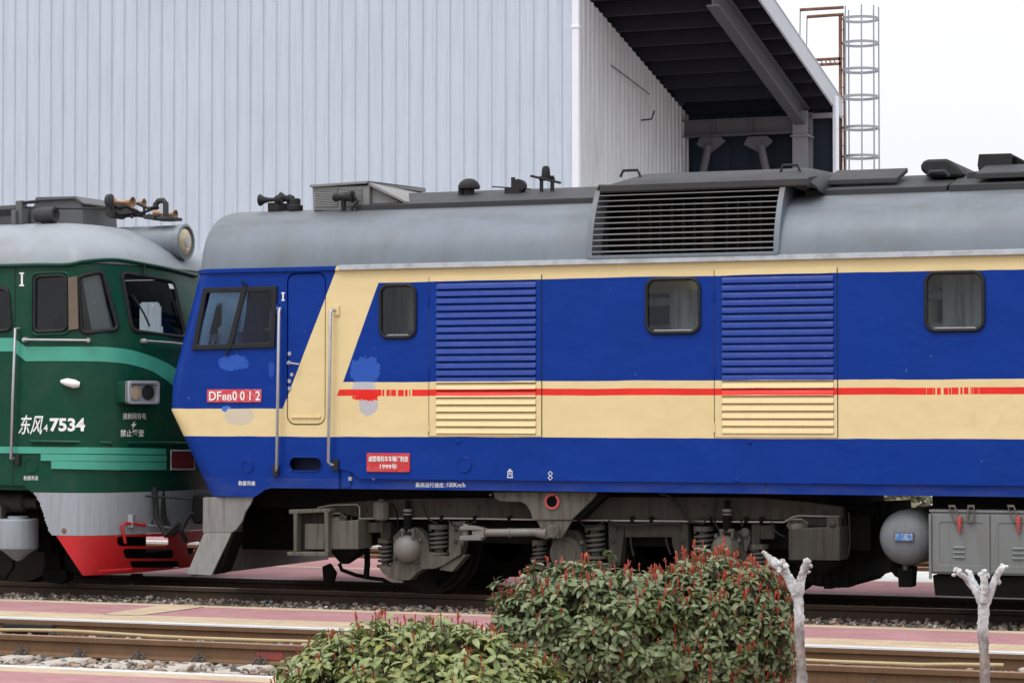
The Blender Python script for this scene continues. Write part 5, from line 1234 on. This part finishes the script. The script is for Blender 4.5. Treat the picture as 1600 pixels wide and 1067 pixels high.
b = MB(); b.add([hp3(-.040, t, z) for t, z in inner], [list(range(n))]); b.build('lamp_panel', M_gsk, hbox, None, 0)
for t, m_ in ((-.088, M_lens), (.088, M_blk)):
    b = MB(); b.lathe(hp3(-.038, t, 0), [(.082, .0), (.084, .012), (.076, .014), (.05, .024), (.02, .03)], HN, 28); b.build('headlight', m_, hbox, None, 50)
# pale blind behind the curved quarter light
b = MB(); rows = [[ghit(133+k*5.2-(1 if j else 0)*0, 432+(j*9.6)-k*.4, -.07) for k in range(9)] for j in range(10)]
rows = []
for j in range(10):
    t = j/9; l = 128+t*16; r = 158+t*24; rows.append([ghit(l+(r-l)*k/8, 430+t*86-(2*k/8), -.06) for k in range(9)])
b.sheet(rows); b.build('window_blind', M_blind, grn, None, 60)
# lettering
def gtext(body, x0, x1, y0, y1, m=M_white, **k):
    """letters laid onto the curved skin"""
    me = text_mesh(body, 1.0, k.get('offset', 0), .0, k.get('shear', 0))
    xs = [v.co.x for v in me.vertices]; ys = [v.co.y for v in me.vertices]; X0, X1, Y0, Y1 = min(xs), max(xs), min(ys), max(ys)
    base = worg(grn)
    for v in me.vertices:
        px = x0+(v.co.x-X0)/(X1-X0)*(x1-x0); py = y1-(v.co.y-Y0)/(Y1-Y0)*(y1-y0)+k.get('slope', 0)*(px-x0); v.co = ghit(px, py, .004)-base
    me.materials.clear(); me.materials.append(m); o = bpy.data.objects.new('lettering', me); COL.objects.link(o); o.parent = grn; return o
gtext('东风', 29, 68, 648, 679, shear=.35, offset=.012); gtext('4', 68.5, 75, 663, 674, offset=.02); gtext('7534', 78, 133, 653, 674, offset=.035)
gtext('接触网有电', 192, 228, 645, 655, offset=.01); gtext('禁止攀登', 188, 225, 671, 682, offset=.01)
b = MB(); q = [ghit(*p, .005) for p in ((211, 657), (204, 665), (208, 665), (205.5, 671), (213, 662), (209, 662))]; b.add(q, [list(range(6))]); b.build('lightning_mark', M_white, grn, None, 0)
gtext('救援吊座', 37, 60, 743, 750); gtext('I', 33, 36, 427, 446, offset=.0)
for y in (427, 446): 
    b = MB(); q = [ghit(*p, .005) for p in ((30.5, y-1.2), (38, y-1.2), (38, y+1.2), (30.5, y+1.2))]; b.add(q, [(0, 1, 2, 3)]); b.build('lettering', M_white, grn, None, 0)
b = MB(); q = [ghit(*p, .035) for p in ((264, 704), (300, 704), (300, 733), (264, 733))]; b.add(q, [(0, 1, 2, 3)]); b.add([p+Vector((-.04, .03, 0)) for p in q], [(0, 1, 2, 3)]); pl_ = b.build('name_plate', M_maroon, grn, None, 0)
b = MB(); b.tube([p+Vector((.0, -.01, 0)) for p in q], .012, 6, closed=True); b.build('plate_frame', M_galv, pl_, None, 0)
surf_tube('cover_disc', [(49+11*math.cos(R(20*k)), 727+11*math.sin(R(20*k))) for k in range(18)], .006, M_gr, .002)
# grey skirt and red slotted pilot
SZ0, SZ1 = .615, 1.10
slots_px = [rquad([(182, 838), (262, 838), (263, 852.5), (184, 852.5)], 6), rquad([(192, 857), (270, 857), (271, 872), (195, 872)], 6), rquad([(203, 876), (279, 876), (280, 886.5), (206, 886.5)], 4),
            rquad([(292, 848), (312, 846), (312, 866), (294, 866)], 5)]
def keep_skirt(c):
    if c.y > YC: q = Vector((c.x, 2*YC-c.y, c.z))
    else: q = c
    s = proj(q)
    xl_ = lerp_tab([(595, 50), (768, 50), (775, 56), (785, 62), (800, 67), (815, 71), (828, 76), (835, 80), (900, 90)], s[1])
    return s[0] > xl_
skin([SZ0+(SZ1-.003-SZ0)*k/30 for k in range(31)], phis, keep_skirt, 'skirt', M_gsk, grn, -15.75, 40)
def keep_pilot(c):
    q = Vector((c.x, 2*YC-c.y, c.z)) if c.y > YC else c
    s = proj(q)
    if s[0] < 88+(s[1]-837)*40/60: return False
    return not any(inpoly(s, h) for h in slots_px)
GA_keep = GA
skin([.165+(SZ0-.003-.165)*k/110 for k in range(111)], [R(90-180*k/300) for k in range(301)], keep_pilot, 'pilot', M_gred, grn, -15.5, 40)
b = MB(); q = [ghit(176, 894, .0), ghit(236, 889, .12), ghit(236, 892, .12), ghit(176, 897, 0)]
b.prism([(ghit(176, 894, .03).x, YS+.02), (ghit(236, 890, .0).x, YS+.55), (ghit(236, 890, .0).x+.12, YS+.35), (ghit(200, 894, .0).x+.05, YS-.10)], .215, .235, 0, 'Z'); b.build('step_plate', M_gred, grn, None, 0, .004)
b = MB(); b.tube([ghit(192, 848, .05), ghit(187, 820, .05), ghit(193, 816.5, .05), ghit(222, 820, .06)], .018, 8); b.build('coupler_lever', M_gred, grn, None, 60)
b = MB(); b.tube([ghit(220, 820, .06), at(262, 824, YS+.9), at(295, 829, YS+1.2)], .013, 6); b.build('lever_rod', M_chrome, grn, None, 60)
b = MB(); p = ghit(205, 813, .02); b.box(p.x-.03, p.x+.03, p.y-.05, p.y+.02, p.z-.08, p.z+.07); b.build('lever_bracket', M_gsk, grn, None, 0, .004)
b = MB(); c = ghit(100, 829, .002); b.lathe((c.x, YS-.004, c.z), [(.03, 0), (.035, .004)], 'Y', 12); b.build('rust_spot', M_ruststeel, grn, None, 0)
# couplers between the locomotives, buffer beam parts
b = MB(); b.box(-15.0, -14.05, YC-.16, YC+.16, .72, 1.02); b.box(-14.35, -13.9, YC-.26, YC+.24, .70, 1.04); b.box(-14.7, -14.55, YC-.5, YC+.5, .95, 1.1); b.build('coupler', M_blk, grn, None, 0, .03)
b = MB()
for x, y in ((-14.45, YS+.95), (-14.4, YS+.7)): b.tube([(x, y, 1.15), (x+.03, y, .8), (x+.15, y, .6), (x+.32, y, .75)], .035, 8)
b.tube([(-14.5, YS+.8, 1.02), (-14.5, YS+.8, .7)], .02, 6); b.tube([(-14.46, YS+.6, 1.05), (-13.9, YS+.7, 1.02)], .012, 6); b.build('air_hose', M_blk, grn, None, 60)
# undercarriage left of the pilot
ug = MB(); ug.box(-24, -15.3, YS+.45, YC+HW-.4, .95, 1.15); ug.box(-15.6, -14.85, YC-1.0, YC+.7, .15, .36); ug.box(-15.6, -14.85, YC-1.0, YC-.45, .36, .9); ug.build('underframe', M_bogd, grn, None, 0)
gb_ = MB(); gb_.prism(pp([(-60, 800), (-60, 775), (60, 790), (75, 830), (80, 862), (60, 862), (50, 830), (0, 830)], YS+.6), YS+.6, YS+.75); gbog = gb_.build('bogie', M_bogd, grn, None, 0)
b = MB(); pr = [(.06, -.12), (.1, -.1), (.22, -.01), (.44, -.075), (.525, -.07), (.527, .03), (.555, .05), (.555, .07), (.1, .06), (.09, .6)]
xw = -16.35
b.lathe((xw, 25.70, .527), pr, 'Y', 48); b.lathe((xw, 2*YC-25.70, .527), [(r, -h) for r, h in pr], 'Y', 48); b.build('wheelset', M_wheel, gbog, None, 40)
gp_ = lambda nm, pts, Y, dep, m, bev=.006: (lambda b_: (b_.prism(pp(pts, Y), Y, Y+dep), b_.build(nm, m, gbog, None, 0, bev))[1])(MB())
c = at(28, 870, YS+.30); b = MB(); h = at(28, 812, YS+.3).z-c.z; k_ = h/58
b.lathe((c.x, c.y, c.z), [(.02, -6*k_), (.05, -4*k_), (.14, 6*k_), (.232, 14*k_), (.236, 16*k_), (.236, 58*k_), (.22, 60*k_)], 'Z', 30); b.lathe((c.x, c.y, c.z+60*k_), [(.12, 0), (.12, .03)], 'Z', 20); b.build('sand_box', M_gsk, gbog, None, 40)
b = MB(); q = at(20, 785, YS+.45); b.lathe((q.x-.25, q.y, q.z), [(.09, 0), (.115, .03), (.115, .42), (.07, .45), (.07, .6)], 'X', 20); b.build('brake_cylinder', M_bog, gbog, None, 40)
gp_('bracket', [(-4, 790), (2, 790), (2, 835), (-4, 835)], YS+.25, .1, M_bogl)
b = MB(); b.tube([at(21, 872, YS+.35), at(21, 886, YS+.35), at(8, 903, YS+.4)], .02, 8); b.build('sand_pipe', M_bogd, gbog, None, 60)
gp_('brake_block', [(66, 888), (104, 890), (104, 906), (92, 912), (66, 906)], YS+.7, .15, M_bogd); gp_('brake_hanger', [(68, 838), (88, 838), (94, 890), (70, 890)], YS+.75, .12, M_bogd)
gp_('axle_guard', [(70, 905), (100, 905), (98, 914), (84, 914)], YS+1.0, .08, M_bogd)
gp_('rail_guard', [(204, 896), (220, 896), (221, 906), (204, 906)], YS+1.0, .05, M_bogd)

# ------------------------------------------------------------------ shrubs, pollarded stumps, distant greenery
def leafmat(name, cols, rough=.38):
    m, b, p = newmat(name); g = b.node('ShaderNodeNewGeometry'); c = b.coords()
    r = b.node('ShaderNodeValToRGB'); r.color_ramp.interpolation = 'LINEAR'
    els = r.color_ramp.elements
    while len(els) < len(cols): els.new(.5)
    for i, (e, cc) in enumerate(zip(els, cols)): e.position = i/(len(cols)-1); e.color = (*cc, 1)
    b.l.new(g.outputs['Random Per Island'], r.inputs[0])
    k = b.m('MULTIPLY_ADD', b.noise(c, 6, 3), .5, .75)
    n = b.node('ShaderNodeVectorMath', operation='SCALE'); b.l.new(r.outputs[0], n.inputs[0]); b.l.new(k, n.inputs[3])
    b.l.new(n.outputs[0], p.inputs['Base Color']); p.inputs['Roughness'].default_value = rough; p.inputs['Specular IOR Level'].default_value = .5
    t = b.node('ShaderNodeBsdfTranslucent'); b.l.new(n.outputs[0], t.inputs[0]); s = b.node('ShaderNodeMixShader'); s.inputs[0].default_value = .22
    b.l.new(p.outputs[0], s.inputs[1]); b.l.new(t.outputs[0], s.inputs[2]); b.l.new(s.outputs[0], b.n['Material Output'].inputs[0]); return m
M_leafA = leafmat('leaf_deep', [(.07, .10, .03), (.12, .16, .055), (.19, .23, .10), (.09, .125, .038), (.23, .25, .13)])
M_leafB = leafmat('leaf_fresh', [(.14, .19, .05), (.20, .25, .075), (.27, .31, .12), (.16, .20, .05), (.29, .27, .07)])
M_shoot = leafmat('red_shoot', [(.44, .055, .038), (.54, .115, .07), (.30, .06, .03), (.46, .065, .05), (.38, .14, .055)], .45)
M_stem = mat('stem_bark', (.075, .05, .035), .85, 0, .2, 12)
LEAF = [(0, 0), (.12, .10), (.32, .21), (.58, .26), (.82, .19), (1.0, 0)]
def leaf(mb, base, d, n, L, W, curl, rnd):
    """one folded, drooping leaf: d direction, n upper side"""
    d = d.normalized(); s = d.cross(n).normalized(); n = s.cross(d).normalized(); k = len(mb.v); fold = .22
    q = base.copy(); pts = []
    for i, (t, w) in enumerate(LEAF):
        ang = -curl*t*t; p = base+d*(L*t*math.cos(ang*.5))+n*(L*t*math.sin(ang))
        if w == 0: pts.append([p])
        else: pts.append([p-s*(w*W)+n*(w*W*fold), p, p+s*(w*W)+n*(w*W*fold)])
    idx = []
    for P in pts:
        idx.append([len(mb.v)+j for j in range(len(P))]); mb.v += P
    for a, c in zip(idx, idx[1:]):
        if len(a) == 1: fs = [[a[0], c[1], c[0]], [a[0], c[2], c[1]]]
        elif len(c) == 1: fs = [[a[0], a[1], c[0]], [a[1], a[2], c[0]]]
        else: fs = [[a[0], a[1], c[1], c[0]], [a[1], a[2], c[2], c[1]]]
        mb.f += fs; mb.mi += [0]*len(fs)
def shrub(label, cx, cy, z0, rx, ry, rz, nros, leafL, redf, seed, mleaf, shootL, zlow=-.75, spread=1.0):
    rnd = random.Random(seed); t = thing('photinia_shrub', label, 'shrub', (cx, cy, -.05), 'red tipped shrubs in the front bed')
    fol, sh, st = MB(), MB(), MB(); C = Vector((cx, cy, z0))
    k = 0
    while k < nros:
        v = Vector((rnd.gauss(0, 1), rnd.gauss(0, 1), rnd.gauss(0, 1))).normalized()
        if v.z < zlow: continue
        bumpy = 1+.13*noise.noise(v*2.3+Vector((seed, 0, 0)))+.05*noise.noise(v*6+Vector((0, seed, 0)))
        depth = 1-(rnd.random()**2.2)*.55+(rnd.uniform(.03, .16) if rnd.random() < .04 else 0); top = v.z > .2
        shape = abs(v.x)**2.2+abs(v.y)**2.2+abs(v.z)**2.2; boxy = shape**(-1/2.2)
        p = C+Vector((v.x*rx, v.y*ry, v.z*rz))*boxy*bumpy*depth
        if p.z < .0: continue
        k += 1
        ax = (Vector((v.x/rx, v.y/ry, v.z/rz)).normalized()*.8+Vector((0, 0, .55))+Vector((rnd.uniform(-.45, .45), rnd.uniform(-.45, .45), rnd.uniform(-.2, .2)))).normalized()
        e1 = ax.orthogonal().normalized(); e2 = ax.cross(e1); n = rnd.randint(6, 9); a0 = rnd.random()*6.28
        for j in range(n):
            a = a0+j*2.4; el = rnd.uniform(-.05, .55)-.20*(j/n); L = leafL*rnd.uniform(.5, 1.25)
            d = (e1*math.cos(a)+e2*math.sin(a))*math.cos(el)+ax*math.sin(el)
            leaf(fol, p-ax*(.02+.05*j/n), d, ax, L, L*.85, rnd.uniform(.1, .75), rnd)
        st.tube([p-ax*.12-Vector((0, 0, .04)), p+ax*.01], [.005, .003], 4, cap=False)
        if depth > .86 and rnd.random() < redf*(1.15 if v.z > .45 else .4):
            h = shootL*rnd.uniform(.35, 1.15); up = (ax*.5+Vector((0, 0, 1))).normalized()
            m_ = rnd.randint(5, 8)
            for j in range(m_):
                a = a0+j*2.4; el = rnd.uniform(.65, 1.3); d = (e1*math.cos(a)+e2*math.sin(a))*math.cos(el)+up*math.sin(el)
                leaf(sh, p+up*(h*.55*j/m_), d, -(e1*math.cos(a)+e2*math.sin(a)), h*rnd.uniform(.35, .65), h*rnd.uniform(.30, .5), -.3, rnd)
            sh.tube([p-up*.02, p+up*h*.6], [.005, .003], 4)
    for j in range(9):
        a = rnd.random()*6.28; r0 = rnd.uniform(.02, .12); q = Vector((cx+r0*math.cos(a), cy+r0*math.sin(a), -.1)); e = C+Vector((rx*.65*math.cos(a)*rnd.random(), ry*.65*math.sin(a)*rnd.random(), rz*rnd.uniform(-.1, .6)))
        m_ = q.lerp(e, .5)+Vector((rnd.uniform(-.06, .06), rnd.uniform(-.06, .06), 0)); st.tube([q, q.lerp(m_, .5), m_, e], [.017, .015, .012, .006], 6)
        for _ in range(6):
            s_ = m_.lerp(e, rnd.uniform(-.4, .9)); g = s_+Vector((rnd.uniform(-.4, .4)*rx, rnd.uniform(-.4, .4)*ry, rnd.uniform(.05, .35)*rz)); st.tube([s_, s_.lerp(g, .5)+Vector((0, 0, .03)), g], [.009, .007, .004], 5)
    fo = fol.build('foliage', mleaf, t, None, 80); s2 = sh.build('red_shoots', M_shoot, t, None, 80); s3 = st.build('stems', M_stem, t, None, 80)
    return t
def place(px, py, Y): return at(px, py, Y)
# middle pair
a = at(925, 955, 16.6)
shrub('large photinia shrub with long grey-green leaves and fewer red tips, left of the redder one', a.x, 16.6, .44, .78, .56, .53, 1200, .080, .55, 21, M_leafA, .062, -.66)
a = at(1120, 950, 17.0)
shrub('redder photinia shrub beside the forked white stump, crowned with many scarlet shoots', a.x, 17.0, .44, .57, .54, .58, 1450, .066, 1.25, 22, M_leafA, .068, -.66)
a = at(655, 1080, 14.9)
shrub('nearest photinia shrub with fresh pale leaves, low at the bottom edge', a.x, 14.9, .10, 1.0, .60, .60, 1250, .082, .36, 23, M_leafB, .055, -.3)

def bark(name):
    m, b, p = newmat(name); c = b.coords()
    sp = b.node('ShaderNodeSeparateXYZ'); b.l.new(c, sp.inputs[0])
    n1 = b.ramp(b.noise(b.mapped(c, (1, 1, .35)), 16, 6, .65), .40, .62)
    lime = b.ramp(b.m('ADD', sp.outputs[2], b.m('MULTIPLY_ADD', b.noise(c, 7, 4), .5, -.25)), .58, .70)
    base = b.mix(n1, (.27, .255, .235), (.11, .09, .075)); base = b.mix(b.ramp(b.noise(c, 5, 3), .5, .65), base, (.27, .18, .14))
    white = b.mix(b.m('MULTIPLY', n1, .7), (.66, .68, .68), (.24, .215, .20))
    b.l.new(b.mix(b.m('MULTIPLY_ADD', lime, .85, .12), base, white), p.inputs['Base Color']); p.inputs['Roughness'].default_value = .85
    b.l.new(b.bump(b.noise(b.mapped(c, (1, 1, .3)), 30, 6), 1.0, .03), p.inputs['Normal']); return m
M_bark = bark('limewashed_bark')
def limb(mb, pts, seed, n=22, sub=12):
    """pts: (px, py, depth offset, half width in px)"""
    rnd = random.Random(seed); Y = mb.Y; k = 1/232.0
    P = cr([tuple((*at(x, y, Y+dy), w*k)) for x, y, dy, w in pts], sub); rows = []
    for i, q in enumerate(P):
        c = Vector(q[:3]); r = q[3]; d = Vector(P[min(i+1, len(P)-1)][:3])-Vector(P[max(i-1, 0)][:3]); d.normalize()
        e1 = Vector((0, 1, 0))-d*d.y; e1.normalize(); e2 = d.cross(e1); row = []
        for j in range(n):
            a = 2*math.pi*j/n; u = e1*math.cos(a)+e2*math.sin(a)
            rr = r*(.78+.18*noise.noise((c+u*r)*20+Vector((seed, 0, 0)))+.13*noise.noise((c+u*r)*52)+.13*noise.noise((c+u*r)*110)); row.append(c+u*rr)
        rows.append(row)
    mb.sheet(rows, closed=True); mb.add(rows[-1], [list(range(n))])
    return Vector(P[-1][:3]), P[-1][3]
def knob(mb, c, r, seed):
    ico = bmesh.new(); bmesh.ops.create_icosphere(ico, subdivisions=2, radius=r)
    for v in ico.verts: v.co *= 1+.75*noise.noise(v.co*55+Vector((seed, seed, 0)))
    mb.add([Vector(c)+v.co for v in ico.verts], [[v.index for v in f.verts] for f in ico.faces]); ico.free()
def stump(label, Y, base_px, trunk, limbs, knobs):
    g = at(base_px, 1090, Y); t = thing('pollarded_tree', label, 'tree', (g.x, Y, -.05), 'pollarded trees in the front bed')
    mb = MB(); mb.Y = Y; limb(mb, trunk, 3); mb.build('trunk', M_bark, t, None, 60)
    for i, l in enumerate(limbs):
        b = MB(); b.Y = Y; c, r = limb(b, l, 5+i)
        for kx, ky, kr in knobs[i]: knob(b, at(kx, ky, Y+l[-1][2]), .72*kr/232.0, kx % 17)
        b.build('limb', M_bark, t, None, 60)
Y1 = 16.4
stump('limewashed pollarded tree forked into two arms beside the red shrub', Y1, 1252, [(1256, 1130, 0, 13), (1254, 1080, 0, 12), (1251, 1030, 0, 9.5), (1249, 985, 0, 9.5), (1248, 950, 0, 9.5), (1246, 925, 0, 10.5), (1244, 905, 0, 9)],
      [[(1246, 935, 0, 8), (1236, 910, .02, 9.5), (1228, 895, .02, 9), (1214, 882, 0, 10), (1203, 872, -.02, 6.5), (1192, 861, -.05, 3.6)], [(1248, 935, 0, 8), (1251, 915, 0, 8), (1253, 900, 0, 8), (1258, 884, -.02, 7.5), (1263, 874, -.02, 6.5)]],
      [[(1222, 879, 8), (1228, 884, 7), (1196, 864, 3.5), (1219, 890, 7)], [(1262, 877, 7), (1267, 884, 5), (1259, 876, 5), (1264, 893, 4), (1256, 890, 5)]])
stump('limewashed pollarded tree with four stubby crowned arms before the equipment box', Y1-.1, 1540, [(1541, 1130, 0, 10), (1540, 1080, 0, 9.5), (1538, 1030, 0, 9), (1536, 990, 0, 9.5), (1537, 960, 0, 10), (1537, 940, 0, 11), (1537, 928, 0, 9)],
      [[(1535, 945, 0, 8), (1526, 925, 0, 7), (1515, 910, 0, 6), (1506, 900, -.03, 5.5), (1496, 893, -.05, 6)], [(1534, 940, .04, 7), (1528, 920, .05, 6), (1520, 908, .06, 6), (1515, 897, .06, 6)], [(1537, 940, -.03, 8), (1538, 922, -.04, 8), (1538, 908, -.05, 7.5), (1538, 896, -.05, 9)], [(1541, 942, 0, 8), (1549, 920, 0, 7.5), (1555, 905, .02, 6.5), (1563, 890, .03, 6), (1570, 884, .05, 4.5)]],
      [[(1494, 890, 6), (1499, 892, 6), (1490, 897, 4)], [(1516, 895, 6), (1512, 892, 4)], [(1533, 898, 6), (1543, 900, 6), (1538, 893, 6)], [(1560, 909, 6), (1566, 884, 5), (1572, 885, 4)]])
# loose bushes on the far side of the yard
def bush(label, x, y, w, h, seed):
    rnd = random.Random(seed); t = thing('bush', label, 'bush', (x, y, 0)); mb = MB(); st = MB()
    for k in range(2600):
        v = Vector((rnd.gauss(0, .45), rnd.gauss(0, .45), rnd.random())); p = Vector((x+v.x*w*(1.1-.5*v.z), y+v.y*w, v.z*h)); d = Vector((rnd.uniform(-1, 1), rnd.uniform(-1, 1), rnd.uniform(-.3, 1)))
        leaf(mb, p, d, Vector((rnd.uniform(-1, 1), -1, .6)), rnd.uniform(.12, .26), .16, .4, rnd)
    for k in range(12): a = rnd.random()*6.28; st.tube([(x, y, 0), (x+.3*w*math.cos(a), y+.3*w*math.sin(a), h*.5), (x+.6*w*math.cos(a), y+.6*w*math.sin(a), h*.9)], [.04, .025, .01], 5)
    mb.build('foliage', leafmat('dry_leaf', [(.10, .12, .05), (.16, .17, .08), (.20, .19, .11), (.13, .12, .07)]), t, None, 0); st.build('stems', M_stem, t, None, 0)
g = gnd(1375, 812); bush('sparse olive green bush far across the yard, seen beneath the blue locomotive', g.x, g.y, 1.3, 1.35, 31)
g = gnd(1310, 800); bush('dull bush left of the olive one, far across the yard under the locomotive', g.x, g.y, 1.0, .9, 32)
